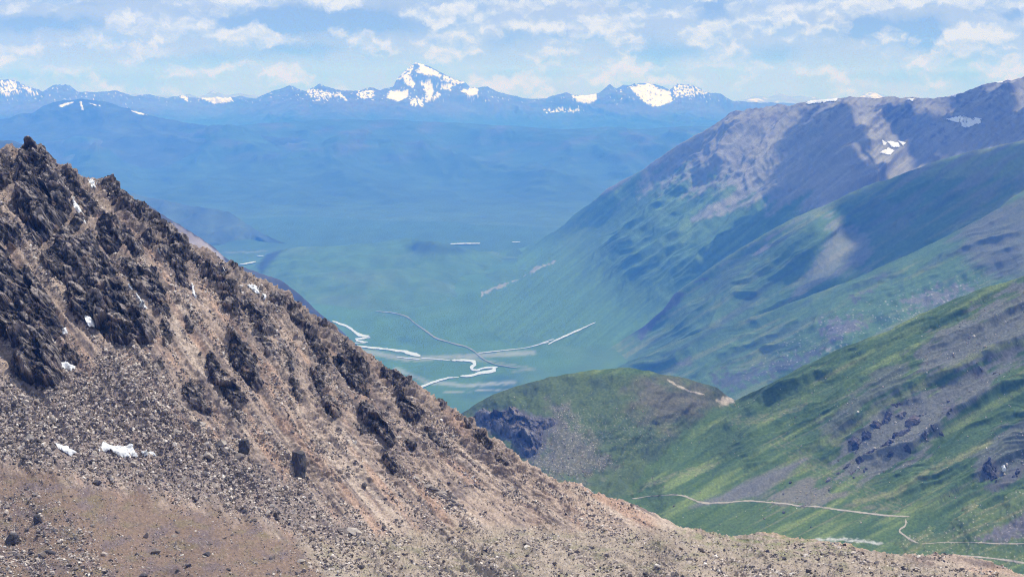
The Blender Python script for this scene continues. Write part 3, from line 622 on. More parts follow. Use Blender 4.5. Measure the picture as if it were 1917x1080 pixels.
L4 = Layer('green_hillside', [(800, 815, 2300), (840, 788, 2280), (870, 769, 2250), (900, 749), (930, 737, 2220), (960, 726), (1010, 711, 2200), (1060, 700), (1110, 692, 2190), (1150, 689), (1180, 689, 2190), (1215, 696), (1250, 702, 2200), (1290, 709), (1340, 725, 2230), (1360, 738), (1376, 746, 2240), (1410, 732), (1450, 715, Y4(1450, 715)), (1500, 688), (1560, 655, Y4(1560, 655)), (1600, 640), (1635, 632, Y4(1635, 632)), (1660, 622), (1700, 600), (1760, 570, Y4(1760, 570)), (1850, 540, Y4(1850, 540)), (1917, 517, Y4(1917, 517)), (2100, 450, Y4(2100, 450))],
           1110, [(p[0], p[1], Y4(*p)) for p in K4] + [(1376, 760, 2200), (1330, 790, 2165), (1230, 880, 2010), (1180, 920, 1950), (1150, 800, 2055), (1050, 780, 2060), (1250, 770, 2140), (1050, 870, 1930), (950, 800, 2080), (950, 860, 1990), (850, 860, 2050), (1120, 740, 2125),
            (1270, 930, flz(930, 505)), (1440, 940, flz(940, 505)), (1600, 958, flz(958, 502)), (1700, 967, flz(967, 500)), (1300, 985, flz(985, 500)), (1500, 1000, flz(1000, 499)), (1600, 1010, flz(1010, 498)), (1800, 1000, flz(1000, 500)), (1917, 1050, flz(1050, 497)), (1300, 1100, flz(1100, 505)), (1700, 1100, flz(1100, 502)), (2100, 1100, flz(1100, 502)), (900, 1100, flz(1100, 510)), (2100, 950, flz(950, 505)), (1000, 980, flz(980, 503))],
           900, 420, rel_l4, paint_l4, M_hill, crest_rough=1.5, crest_amp_scale=30, floor=380)

def paint_l5(V, n, px, py):
    q = py + .45 * px
    c = np.zeros(V.shape) + [.080, .118, .032]
    c = mixc(c, [.15, .155, .06], sm(0, .6, fbm(q / 9, px / 110, 5, 261)))
    c = mixc(c, [.045, .08, .028], .7 * sm(0, .55, fbm(q / 15, px / 90, 5, 262)))
    c = mixc(c, [.12, .11, .12], .9 * sm(4, -6, sdf([(1825, 1010), (1860, 990), (1917, 960), (2000, 930), (2000, 990), (1917, 1000), (1880, 1014)], px, py) + 10 * fbm(px / 10, py / 10, 5, 263)))
    spk = fbm(px / 3.2, py / 2.6, 3, 264); c = mixc(c, [.42, .38, .34], .7 * sm(.5, .75, spk) * sm(1500, 1750, px))
    return c * (1 + .25 * fbm(px / 4, py / 3, 4, 265))[..., None]
L5 = Layer('lower_right_slope', [(1640, 1004, flz(1004, 499)), (1680, 992, 1765), (1700, 976, 1800), (1730, 964), (1770, 948, 1840), (1820, 928), (1870, 905, 1860), (1917, 884), (1990, 850, 1880), (2100, 800, 1880)],
           1110, [(1640, 1100, flz(1100, 500)), (1720, 1018, flz(1018, 501)), (1800, 1015, flz(1015, 503)), (1917, 1018, flz(1018, 506)), (2100, 1018, flz(1018, 506)), (1850, 1050, flz(1050, 502)), (2100, 1100, flz(1100, 503)), (1800, 970, 1720), (1917, 950, 1690), (2100, 900, 1700)],
           260, 120, lambda X, Y, Z, px, py: 4 * fbm(px / 50, py / 40, 5, 266) + .8 * fbm(px / 8, py / 8, 3, 267), paint_l5, M_hill, sink=9, crest_rough=1.2, crest_amp_scale=20, floor=380)

# ------------------------------------------------------------------ near rocky mountainside
def Yn(px, py):
    u, v = ray(px, py); return float(327.6 / (-v - .55 * u + .38))
_gpx = np.arange(-300, 2300, 5.0)
_gm = np.interp(_gpx, [-300, 100, 500, 700, 850, 1000, 1200, 1500, 2300], [1.25, 1.3, 1.35, 1.15, .85, .66, .5, .2, .1])
_gg = np.concatenate([[0], np.cumsum(_gm[:-1] * 5.0)])
def psin(px, py): return py - np.interp(px, _gpx, _gg)
CRAGS = [
 ([(36, 284), (45, 272), (60, 268), (83, 277), (97, 297), (110, 330), (127, 367), (134, 390), (126, 410), (114, 430), (83, 454), (67, 467), (57, 427), (30, 384), (33, 323)], 5.2, 'tall dark buttress forming the peak at the top left of the rocky mountainside'),
 ([(-40, 290), (0, 283), (18, 290), (27, 323), (20, 344), (0, 350), (-40, 345)], 3.0, 'small dark crag at the left edge just below the highest peak'),
 ([(-60, 380), (0, 385), (20, 410), (40, 430), (43, 455), (30, 465), (8, 445), (-60, 440)], 3.0, 'dark crag at the left edge, left of the orange gully below the peak'),
 ([(-60, 445), (0, 445), (18, 472), (35, 495), (60, 520), (85, 545), (100, 580), (117, 610), (117, 630), (100, 640), (115, 660), (116, 710), (105, 732), (80, 730), (50, 708), (30, 690), (28, 655), (8, 635), (-60, 620)], 5.5, 'largest dark cliff low on the left edge, ending in a rounded foot above the scree'),
 ([(118, 650), (128, 640), (140, 650), (150, 670), (147, 682), (133, 686), (122, 676)], 2.6, 'small dark block beside the foot of the largest left cliff, snow at its base'),
 ([(80, 470), (105, 450), (127, 437), (177, 434), (187, 467), (214, 494), (220, 514), (174, 514), (134, 527), (97, 514), (83, 494)], 4.2, 'broad dark crag in the middle of the upper left face, under the long snow streak'),
 ([(127, 545), (140, 530), (160, 520), (214, 514), (234, 540), (247, 574), (280, 600), (290, 625), (290, 642), (260, 640), (234, 643), (214, 637), (187, 623), (180, 606), (147, 604), (130, 575)], 5.2, 'wide overhanging dark cliff with a snow patch in the hollow at its left foot'),
 ([(187, 337), (205, 331), (217, 339), (253, 368), (290, 397), (330, 433), (358, 455), (362, 475), (335, 470), (300, 440), (260, 420), (230, 400), (205, 375)], 2.4, 'long jagged rim of dark rock along the upper crest'),
 ([(108, 310), (135, 312), (150, 324), (150, 345), (135, 350), (118, 335)], 2.2, 'crumbling dark knob on the crest right of the peak'),
 ([(187, 407), (217, 404), (247, 427), (267, 454), (270, 474), (254, 480), (234, 454), (217, 474), (200, 467), (187, 440)], 3.2, 'dark forked crag below the crest rim, left of the snow sliver'),
 ([(140, 345), (165, 352), (185, 372), (190, 398), (170, 392), (150, 372)], 2.2, 'dark ribbed outcrop beside the long narrow snow streak'),
 ([(294, 454), (334, 447), (354, 460), (351, 494), (354, 534), (337, 537), (321, 497), (300, 484)], 3.4, 'tall narrow crag right of the snow sliver below the crest'),
 ([(234, 504), (287, 500), (307, 540), (321, 591), (300, 594), (277, 567), (247, 537)], 3.4, 'dark crag sloping down to the right of the curved snow tongue'),
 ([(381, 490), (417, 494), (444, 540), (451, 594), (424, 574), (417, 540), (384, 514)], 3.0, 'slanting crag above the two rounded snow patches near the crest'),
 ([(429, 486), (440, 487), (452, 500), (454, 512), (436, 508)], 2.6, 'pointed dark tooth on the crest above the upper snow dot'),
 ([(451, 560), (467, 560), (504, 590), (518, 622), (494, 630), (467, 600)], 3.2, 'stubby dark crag just under the rounded snow patches'),
 ([(427, 603), (444, 610), (474, 650), (487, 687), (496, 717), (481, 723), (457, 700), (434, 660)], 3.2, 'long dark rib slanting down the middle of the rocky face'),
 ([(384, 667), (401, 673), (411, 700), (437, 713), (461, 757), (447, 763), (417, 737), (391, 703)], 2.8, 'broken dark rib left of and below the long middle rib'),
 ([(344, 717), (367, 720), (381, 750), (397, 777), (384, 777), (354, 760), (341, 737)], 2.4, 'low dark outcrop at the upper edge of the grey boulder field'),
 ([(427, 762), (447, 767), (461, 790), (454, 799), (431, 782)], 2.2, 'small dark outcrop between the broken rib and the lone tall stone'),
 ([(277, 683), (300, 673), (307, 693), (290, 703)], 1.8, 'small grey outcrop under the wide overhanging cliff'),
 ([(580, 687), (597, 687), (610, 727), (640, 767), (633, 790), (613, 787), (603, 753), (590, 727)], 2.8, 'dark wedge of rock in the centre of the face, left of the deep split crag'),
 ([(560, 600), (585, 610), (610, 650), (622, 690), (600, 680), (575, 640)], 2.2, 'narrow dark rib near the crest above the dark wedge'),
 ([(620, 667), (650, 660), (680, 700), (694, 740), (667, 734), (640, 707)], 3.0, 'squat dark crag just below the crest where the river first shows'),
 ([(670, 757), (700, 750), (724, 787), (740, 827), (734, 837), (714, 813), (684, 780)], 3.4, 'deep split dark crag low on the right half of the face'),
 ([(714, 840), (730, 840), (747, 880), (740, 887), (727, 870)], 2.2, 'small dark fin below the deep split crag'),
 ([(714, 687), (747, 693), (767, 747), (794, 774), (777, 794), (754, 774), (740, 734)], 3.2, 'dark crag with stepped top below the crest near the river bends'),
 ([(867, 777), (875, 770), (883, 775), (888, 798), (876, 800)], 2.4, 'upright dark pillar on the crest in front of the green knoll'),
 ([(884, 806), (907, 814), (921, 844), (911, 846), (891, 824)], 2.4, 'dark outcrop just below the pillar on the crest'),
 ([(819, 741), (829, 737), (838, 752), (840, 768), (827, 762)], 2.2, 'dark tooth on the crest left of the pillar'),
 ([(757, 820), (777, 828), (779, 842), (764, 836)], 1.8, 'small dark outcrop in pale scree right of the deep split crag'),
 ([(655, 788), (680, 798), (696, 816), (676, 814)], 1.8, 'low dark outcrop left of the deep split crag'),
 ([(590, 592), (602, 596), (610, 612), (598, 612)], 1.8, 'little dark tooth on the crest above the first river bend'),
 ([(480, 628), (500, 640), (520, 668), (500, 664)], 1.6, 'thin grey outcrop right of the long middle rib'),
 ([(530, 655), (545, 665), (552, 700), (540, 695)], 1.6, 'thin dark streak of rock in pale scree between the two long ribs'),
 ([(790, 800), (815, 815), (835, 845), (812, 836)], 1.8, 'broken dark outcrop in scree between the stepped crag and the pillar'),
 ([(925, 848), (940, 856), (948, 872), (936, 868)], 1.5, 'last small dark outcrop on the lower crest beside the green knoll'),
 ([(95, 452), (128, 420), (150, 400), (165, 408), (150, 430), (120, 448)], 2.2, 'dark rock rib joining the tall peak buttress to the broad crag below it'),
 ([(225, 480), (245, 482), (262, 505), (250, 512), (230, 500)], 2.0, 'dark knob between the forked crag and the wide overhanging cliff'),
 ([(262, 432), (292, 430), (300, 452), (285, 462), (268, 450)], 2.2, 'dark rocks just under the middle of the jagged crest rim'),
 ([(360, 478), (385, 478), (398, 492), (382, 498), (364, 492)], 2.0, 'low dark rocks on the crest just right of the jagged rim'),
 ([(505, 545), (525, 548), (540, 568), (528, 575), (508, 562)], 2.0, 'dark rocks below the crest right of the rounded snow patches'),
 ([(535, 565), (552, 572), (572, 600), (560, 606), (540, 588)], 2.0, 'dark rough rib just below the crest where the shaded spur shows behind'),
 ([(640, 640), (662, 652), (700, 690), (690, 700), (660, 672)], 2.2, 'dark jagged rim rocks on the crest above the squat dark crag'),
 ([(715, 678), (745, 695), (772, 722), (762, 730), (735, 706)], 2.0, 'dark rim rocks on the crest in front of the river meander'),
 ([(300, 600), (315, 605), (322, 640), (310, 650), (300, 625)], 1.8, 'small dark outcrop right of the wide overhanging cliff'),
 ([(345, 590), (358, 598), (362, 622), (350, 620)], 1.6, 'small dark outcrop below the slanting scree, left of the long middle rib'),
 ([(540, 700), (555, 712), (568, 745), (556, 742)], 1.8, 'thin dark fin between the long middle rib and the dark wedge'),
]
BENCH = [(-200, 860), (0, 872), (90, 885), (180, 905), (260, 925), (420, 965), (540, 1000), (640, 1040), (700, 1090), (900, 1200), (-200, 1250)]
FIELD = [(-200, 700), (60, 720), (200, 650), (290, 660), (360, 790), (470, 850), (560, 900), (640, 960), (760, 1020), (700, 1060), (540, 1000), (420, 965), (260, 925), (90, 885), (-200, 870)]
SHELF = [(560, 1010), (800, 985), (1000, 980), (1270, 990), (1450, 994), (1600, 1020), (1917, 1080), (2100, 1120), (2100, 1250), (700, 1250)]
NEARX, NEARY = [-150, 60, 205, 330, 452, 590, 740, 885, 1000, 1279], [300, 267, 333, 432, 505, 590, 690, 785, 878, 992]
def paint_near(V, n, px, py):
    ps = psin(px, py)
    c = np.zeros(V.shape) + [.31, .25, .21]
    st = fbm(ps / 26, px / 260, 5, 301); st2 = fbm(ps / 9, px / 160, 4, 302); bl = fbm(px / 60, py / 60, 5, 303)
    c = mixc(c, [.40, .34, .29], .8 * sm(0, .6, st))
    c = mixc(c, [.15, .125, .12], .9 * sm(.0, .5, st2 + .6 * bl - .3 * st))
    c = mixc(c, [.34, .235, .18], .75 * sm(.1, .6, fbm(ps / 40, px / 200, 4, 304) + .3 * bl))
    fd = sm(20, -40, sdf(FIELD, px, py) + 40 * bl)
    c = mixc(c, [.17, .145, .14], .75 * fd)
    ck = np.full(px.shape, 99.)
    for p_, h_, l_ in CRAGS: ck = np.minimum(ck, sdf(p_, px, py))
    c = mixc(c, [.13, .112, .108], .6 * sm(16, 0, ck + 16 * fbm(px / 14, py / 14, 5, 331)))
    c = mixc(c, [.15, .13, .12], .5 * sm(60, 5, py - np.interp(px, NEARX, NEARY) + 50 * fbm(px / 20, py / 20, 5, 332)) * sm(900, 700, px))
    be = sm(22, -26, sdf(BENCH, px, py) + 34 * bl + 14 * fbm(px / 14, py / 10, 4, 333))
    b = np.zeros(V.shape) + [.165, .122, .098]
    b = mixc(b, [.15, .13, .085], .7 * sm(0, .6, fbm(px / 50, py / 22, 5, 305)))
    b = mixc(b, [.13, .105, .11], .8 * sm(.0, .6, fbm(px / 45 + 9, py / 25, 5, 306)))
    c = c * (1 - be[..., None]) + b * be[..., None]
    sh = sm(10, -20, sdf(SHELF, px, py) + 16 * bl)
    s = np.zeros(V.shape) + [.285, .245, .205]
    s = mixc(s, [.17, .17, .11], .65 * sm(.0, .6, fbm(px / 50, py / 12, 5, 307)))
    c = c * (1 - sh[..., None]) + s * sh[..., None]
    gr = sm(40, -10, sdf([(1280, 985), (1450, 990), (1600, 1015), (1500, 1030), (1300, 1000)], px, py)) * sm(-.1, .4, fbm(px / 22, py / 6, 4, 308))
    c = mixc(c, [.13, .17, .06], .6 * gr)
    c = c * np.array([1.17, 1.13, 1.10])
    return c * (1 + .30 * fbm(px / 5, py / 5, 4, 309))[..., None]
def rel_near(X, Y, Z, px, py):
    ps = psin(px, py)
    rub = fbm(px / 90, py / 90, 4, 311)
    calm = 1 - sm(10, -25, sdf(BENCH, px, py)); wz = fbm(px / 130, py / 130, 4, 318) * 16
    a = 1.5 * (ridged((ps + wz) / 60, px / 260, 4, 312) - .5) * 2 * calm + (1 - calm) * 1.3 * fbm(px / 120, py / 40, 4, 319)
    b = .4 * fbm((ps + wz) / 15, px / 60, 4, 313) * calm
    q1 = X; q2 = (Y + Z) * .8
    f1, e1 = facets(q1 / 2.2, q2 / 2.2, 314, .9); f2, e2 = facets(q1 / .9, q2 / .9, 315, .9)
    up = sm(600, 420, py - .55 * px + 60)       # rougher towards the crest
    rough = .35 + .9 * sm(110, 10, py - np.interp(px, [-200, 60, 500, 870, 1270, 2100], [270, 270, 520, 770, 985, 1000])) * sm(1250, 1000, px) + .4 * sm(0, .6, rub) 
    calm = 1 - .75 * sm(8, -20, sdf(BENCH, px, py))
    return (a + b) + (f1 * 1.3 * rough + f2 * .5 * rough + .35 * fbm(q1 / 1.6, q2 / 1.6, 4, 316)) * calm
NC = [(-150, 300), (0, 277), (30, 273), (45, 270), (60, 267), (82, 277), (95, 297), (108, 308), (140, 313), (150, 325), (185, 334), (205, 333), (217, 343), (235, 360), (253, 372), (280, 390), (300, 408), (330, 432), (362, 455), (385, 466), (405, 482), (425, 490), (437, 489), (452, 505), (480, 517), (520, 541), (545, 556), (575, 583), (590, 590), (605, 604), (625, 615), (655, 637), (700, 668), (740, 690), (775, 715), (800, 735), (820, 745), (832, 752), (860, 768), (885, 785), (900, 800), (920, 815), (960, 846), (1000, 878), (1050, 900), (1100, 913), (1150, 929), (1190, 940), (1217, 955), (1250, 975), (1279, 992), (1326, 996), (1381, 1001), (1400, 995), (1421, 991), (1451, 993), (1480, 1002), (1520, 1010), (1582, 1021), (1691, 1032), (1801, 1043), (1856, 1054), (1892, 1068), (1917, 1079), (2100, 1130)]
def _nc(p):
    x, y = p
    if x <= 1280: return (x, y, Yn(x, y))
    return (x, y, float(np.interp(x, [1280, 1420, 1600, 1917, 2100], [Yn(1279, 992), 540, 490, 420, 395])))
NEAR_CTRL = [(x, y, Yn(x, y)) for x, y in ((60, 420), (60, 600), (60, 760), (200, 420), (250, 600), (250, 780), (450, 600), (450, 750), (450, 880), (650, 720), (650, 880), (820, 830), (820, 930), (1000, 930), (-150, 500), (-150, 700))] + \
    [(0, 870, 452), (250, 900, 468), (420, 955, 472), (600, 990, 478), (800, 1000, 500), (1000, 995, 525), (1200, 995, 545), (150, 960, 412), (400, 1020, 405), (600, 1060, 412), (0, 1080, 372), (300, 1090, 368), (600, 1110, 366), (958, 1080, 385), (1300, 1080, 378), (1600, 1080, 370), (1917, 1120, 360),
     (1270, 1030, 450), (1450, 1030, 440), (1000, 1035, 435), (-150, 900, 430), (-150, 1180, 330), (300, 1180, 325), (958, 1180, 318), (1500, 1180, 310), (2100, 1180, 300), (1750, 1065, 400)]
NEAR = Layer('rocky_mountainside', [_nc(p) for p in NC], 1190, NEAR_CTRL, 1060, 560, rel_near, paint_near, M_near, cw=8, ca=.6, crest_rough=3.2, crest_amp_scale=16, back=.9, floor=500)

# ------------------------------------------------------------------ patches draped on terrain: crags and snow
def crag(layer, poly, height, mat, cell, seed, px_m, col=(.085, .08, .085), lit=(.2, .18, .17), pitch=(-.05, -.80, .58), dirx=.75, label=None, name='rock_outcrop', group=None, rough=1.0, frag=1.5):
    p0 = np.array(poly, float).mean(0); p = np.array(poly, float) + (np.array(layer.nominal(*p0)) - p0); poly = p; lo = p.min(0) - 8; hi = p.max(0) + 8
    gx = np.arange(lo[0], hi[0], cell); gy = np.arange(lo[1], hi[1], cell)
    px, py = np.meshgrid(gx, gy)
    w = fbm(px / 9, py / 9, 4, seed) * 4.5 * min(1.0, (hi - lo).min() / 60.) * rough
    sd = sdf(poly, px + w, py - w * .6)
    base = layer.at(px, py); q1 = base[..., 0] / px_m; q2 = (base[..., 2] * 1.0 + base[..., 1] * .35) / px_m
    # strata run down to the right: stretch facets that way
    c, s = math.cos(dirx), math.sin(dirx)
    a = q1 * c - q2 * s; b = q1 * s + q2 * c                # a along the dip, b across it
    wob = fbm(q1 / 14, q2 / 14, 3, seed + 2) * 3
    f1, e1 = facets((a + wob) / 42, (b + wob) / 23, seed + 3, 1.3)
    f2, e2 = facets((a - wob) / 17, b / 10, seed + 5, 1.3)
    f3, e3 = facets(a / 7, b / 4.2, seed + 6, 1.2)
    sd = sd + frag * fbm(px / 10, py / 7, 4, seed + 12) + frag * .35 - (2.0 if layer is NEAR else 0)
    prof = sm(1.0, -5.5, sd) * (.55 + .45 * sm(-2, -16, sd))
    cx, cy = p.mean(0); ext = max((hi - lo).max() / 2, 1)
    low = np.clip(.5 + .5 * ((py - cy) * .8 - (px - cx) * .5) / ext, 0, 1)     # bulkier on the downhill, left side
    H = 1.15 * height * prof * (.55 + .55 * low) * (1 + .65 * f1 + .22 * f2 + .08 * f3) + .05 * height * fbm(q1 / 4, q2 / 4, 4, seed + 7) * prof
    H = H - height * .22 * (1 - sm(2.0, -1.5, sd))
    if layer is NEAR: H = H * (.25 + .75 * sm(-2, 26, py - np.interp(px, layer.gx, layer.cy)))
    D = np.array(pitch); D = D / np.linalg.norm(D)
    V = base + H[..., None] * D
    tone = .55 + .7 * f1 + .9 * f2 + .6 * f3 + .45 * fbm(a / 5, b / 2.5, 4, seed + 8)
    alb = mixc(np.zeros(V.shape) + np.asarray(col), lit, sm(.62, 1.3, tone))  # sunlit ledges painted into the rock colour as paler facets
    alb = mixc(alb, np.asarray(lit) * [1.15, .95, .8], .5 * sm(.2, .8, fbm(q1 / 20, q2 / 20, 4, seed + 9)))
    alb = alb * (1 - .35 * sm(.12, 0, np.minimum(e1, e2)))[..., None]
    keep = sd < 2.0
    qm = keep[:-1, :-1] & keep[1:, :-1] & keep[1:, 1:] & keep[:-1, 1:]
    lab = np.where(qm, np.arange(qm.size).reshape(qm.shape) + 1, 0)      # keep the largest connected piece
    for _ in range(600):
        o_ = lab.copy()
        lab[1:] = np.maximum(lab[1:], lab[:-1]); lab[:-1] = np.maximum(lab[:-1], lab[1:]); lab[:, 1:] = np.maximum(lab[:, 1:], lab[:, :-1]); lab[:, :-1] = np.maximum(lab[:, :-1], lab[:, 1:])
        lab[~qm] = 0
        if (o_ == lab).all(): break
    ids, cn = np.unique(lab[lab > 0], return_counts=True)
    if len(ids) == 0: return None
    qm = lab == ids[cn.argmax()]
    if qm.sum() < 4: return None
    Q = grid_faces(*px.shape, qm); V2, Q2, (a2,) = compact(V.reshape(-1, 3), Q, [alb.reshape(-1, 3)])
    o = mesh_from(name, V2, Q2, mat, a2, smooth=False)
    tag(o, label, 'rock outcrop' if name == 'rock_outcrop' else 'boulder', group)
    return o
def snow(layer, poly, thick, cell, seed, label, lift=0.0):
    p = np.array(poly, float); lo = p.min(0) - 3; hi = p.max(0) + 3
    gx = np.arange(lo[0], hi[0], cell); gy = np.arange(lo[1], hi[1], cell); px, py = np.meshgrid(gx, gy)
    w = fbm(px / 5, py / 5, 3, seed) * 1.3
    sd = sdf(poly, px + w, py + w); base = layer.hit(px, py)
    k = 2.2
    H = lift + thick * (1.25 * np.sqrt(np.clip((k * .35 - sd) / k, 0, 2.)) - .35) + thick * .15 * fbm(px / 6, py / 6, 3, seed + 1)
    D = np.array([.05, -.55, .8]); D /= np.linalg.norm(D)
    V = base + H[..., None] * D
    keep = sd < k * .5
    qm = keep[:-1, :-1] & keep[1:, :-1] & keep[1:, 1:] & keep[:-1, 1:]
    Q = grid_faces(*px.shape, qm); V2, Q2, _ = compact(V.reshape(-1, 3), Q, [None])
    o = mesh_from('snow_patch', V2, Q2, M_snow); tag(o, label, 'snow patch'); return o

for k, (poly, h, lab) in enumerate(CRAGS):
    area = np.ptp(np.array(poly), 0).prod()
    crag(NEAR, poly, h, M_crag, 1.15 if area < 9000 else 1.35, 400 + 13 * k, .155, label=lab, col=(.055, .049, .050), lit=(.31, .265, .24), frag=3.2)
# green hillside crags, farther away
C4L = ['large dark crag band on the green hillside at the right, above the track', 'narrow dark crag running down from the left end of the large crag band', 'small dark crag above the large crag band on the right hillside',
       'small dark rocks right of the large crag band, upper end', 'single dark rock high on the right hillside scree', 'dark outcrop at the right edge above the lower slope', 'dark rocks around the tiny snow dot near the right edge', 'dark rocky bank beside the stream bed by the track bend']
BAND = [(1598, 836, 22, 26), (1620, 816, 26, 24), (1641, 796, 22, 18), (1662, 783, 26, 18), (1686, 776, 26, 18), (1709, 790, 34, 26), (1729, 812, 24, 20), (1690, 812, 40, 26), (1660, 830, 32, 22), (1633, 846, 28, 20), (1611, 862, 20, 16),
        (1666, 852, 22, 11), (1586, 872, 15, 16), (1568, 887, 12, 12), (1551, 898, 13, 18), (1700, 838, 20, 11), (1746, 797, 16, 14), (1676, 758, 20, 9), (1696, 745, 16, 9), (1732, 775, 14, 8), (1598, 882, 10, 8), (1620, 880, 12, 8), (1760, 812, 12, 9), (1575, 900, 14, 9)]
rb = np.random.RandomState(8)
for k, (bx_, by_, bw, bh) in enumerate(BAND):
    poly = []
    for a_ in np.linspace(0, 6.28, 9)[:-1]:
        q = (.5 + .12 * rb.randn()); ex, ey = math.cos(a_) * bw * q, math.sin(a_) * bh * q * .8; poly.append((bx_ + ex, by_ + ey - ex * .35))
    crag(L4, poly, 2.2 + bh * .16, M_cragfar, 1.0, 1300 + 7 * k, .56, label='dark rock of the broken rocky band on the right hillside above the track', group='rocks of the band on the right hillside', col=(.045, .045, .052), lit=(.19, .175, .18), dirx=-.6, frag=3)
for k, poly in enumerate(CRAG4):
    if k < 3: continue
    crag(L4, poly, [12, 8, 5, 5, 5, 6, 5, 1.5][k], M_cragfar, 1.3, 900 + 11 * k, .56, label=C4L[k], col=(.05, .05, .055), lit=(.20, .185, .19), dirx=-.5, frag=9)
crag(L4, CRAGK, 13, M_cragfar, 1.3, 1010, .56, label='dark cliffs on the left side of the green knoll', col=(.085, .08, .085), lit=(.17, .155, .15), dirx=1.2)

SN = [([(166, 339), (177, 340), (179, 352), (172, 352)], 'tiny snow patch just below the crest left of the jagged rim'), ([(135, 372), (147, 387), (157, 404), (160, 420), (152, 407), (139, 390)], 'long narrow snow streak beside the tall peak buttress'),
      ([(295, 462), (301, 465), (303, 479), (298, 474)], 'thin snow sliver beside the tall narrow crag'), ([(413, 504), (421, 514), (416, 518)], 'small snow dot on the upper slope under the pointed crest tooth'),
      ([(463, 535), (477, 535), (489, 551), (480, 550)], 'larger of the two rounded snow patches near the crest'), ([(491, 550), (500, 556), (494, 562)], 'smaller rounded snow patch beside the larger one near the crest'),
      ([(360, 532), (364, 547), (367, 560), (361, 550)], 'short upright snow streak at the foot of the tall narrow crag'), ([(255, 550), (267, 567), (277, 580), (264, 574)], 'curved snow tongue right of the wide overhanging cliff'),
      ([(240, 533), (250, 544), (245, 542)], 'tiny snow sliver above the curved snow tongue'), ([(157, 597), (175, 600), (178, 622), (166, 618)], 'snow patch in the hollow under the wide overhanging cliff'),
      ([(113, 680), (127, 680), (142, 688), (133, 694), (115, 688)], 'snow patch under the small block beside the largest left cliff'), ([(103, 830), (115, 834), (143, 847), (133, 854), (110, 840)], 'elongated snow patch in the boulder field, left of the branching one'),
      ([(185, 844), (194, 829), (213, 837), (247, 837), (253, 848), (258, 855), (230, 856), (204, 846)], 'branching snow patch in the middle of the boulder field'), ([(264, 847), (287, 847), (292, 854), (270, 852)], 'small flat snow patch at the right end of the branching one'),
      ([(-3, 611), (15, 608), (7, 621)], 'small snow patch at the left edge beside the dark cliff'), ([(117, 627), (124, 622), (127, 632), (119, 636)], 'tiny snow patch on top of the small block by the largest left cliff')]
for k, (poly, lab) in enumerate(SN): snow(NEAR, poly, .35, .8, 600 + k, lab, lift=.3 + (1.6 if k in (9, 15, 14) else 0))
SNR = [([(1772, 225), (1798, 219), (1818, 224), (1832, 221), (1835, 229), (1814, 239), (1800, 237), (1816, 229), (1791, 230)], 'hook-shaped snowfield high in the bowl of the great ridge'), ([(1651, 264), (1660, 270), (1654, 273)], 'tiny snow dot left of the snow cluster on the great ridge'),
       ([(1661, 266), (1681, 269), (1683, 276), (1670, 277)], 'middle snow patch of the cluster on the great ridge scree'), ([(1682, 266), (1695, 269), (1690, 274)], 'right snow patch of the cluster on the great ridge scree'), ([(1647, 287), (1664, 279), (1673, 284), (1667, 291), (1654, 289)], 'lower snow patch of the cluster on the great ridge scree'),
       ([(1508, 193), (1535, 188), (1568, 186), (1565, 190), (1512, 196)], 'thin snow strip along the flat crest of the great ridge'), ([(1863, 156), (1878, 151), (1875, 156)], 'small snow patch on the highest crest at the right'), ([(1780, 181), (1791, 178), (1788, 182)], 'tiny snow patch on the crest left of the highest point'),
       ([(1697, 187), (1712, 186), (1708, 190)], 'tiny snow patch at the low point of the great ridge crest')]
for k, (poly, lab) in enumerate(SNR): snow(L1, poly, 2.0, .8, 640 + k, lab, lift=4)
snow(L4, [(1874, 877), (1880, 876), (1881, 884), (1876, 885)], 2.0, .7, 660, 'single white snow dot among dark rocks near the right edge', lift=3)

# ------------------------------------------------------------------ river, streams and tracks
def ribbon(name, layer, line, mat, lift, kind='structure', sub=1.5, wob=0.6, label=None):
    L_ = np.array(line, float); seg = np.sqrt((np.diff(L_[:, :2], axis=0) ** 2).sum(1)); t = np.concatenate([[0], np.cumsum(seg)])
    tt = np.arange(0, t[-1], sub)
    # smooth the path
    cx = np.interp(tt, t, L_[:, 0]); cy = np.interp(tt, t, L_[:, 1]); w = np.interp(tt, t, L_[:, 2]) * (.8 if name in ('river', 'dirt_road') else .9)
    k = np.ones(9) / 9
    def smo(a): return np.convolve(np.pad(a, 4, mode='edge'), k, 'valid')
    cx, cy, w = smo(smo(cx)), smo(smo(cy)), smo(w)
    ed = np.minimum(np.arange(len(w)), np.arange(len(w))[::-1]) * sub; w = w * (1 + .55 * fbm(tt / 9, tt * 0 + 1.7, 4, 700)) * np.clip(.25 + ed / 7., 0, 1); cy = cy + wob * .5 * fbm(tt / 9, tt * 0 + 4.7, 3, 701)
    # offset in ground plane
    C = layer.hit(cx, cy); C = np.stack([smo(smo(C[:, i])) for i in range(3)], -1); T = np.gradient(C, axis=0); Nn = np.stack([-T[:, 1], T[:, 0]], -1); Nn /= (np.linalg.norm(Nn, axis=1, keepdims=True) + 1e-9)
    # ground half-width such that the drawn thickness is w pixels across the line
    q = C.copy(); q[:, :2] += Nn; ax, ay = project(C); bx, by = project(q)
    tx, ty = np.gradient(ax), np.gradient(ay); tl = np.sqrt(tx * tx + ty * ty) + 1e-9
    perp = np.abs((bx - ax) * ty / tl - (by - ay) * tx / tl) + 1e-6
    hw = np.minimum(w / 2 / perp, w / 2 / perp.mean() * 3)
    rows = []
    for s_ in (-1, -.5, 0, .5, 1):
        q = C.copy(); q[:, :2] += Nn * (hw * s_)[:, None]; a, b = project(q); g = layer.hit(a, b); g[:, 2] += lift; rows.append(g)
    V = np.stack(rows, 0); o = mesh_from(name, V, grid_faces(5, len(cx)), mat); o['kind'] = kind
    if label: o['label'] = label
    return o
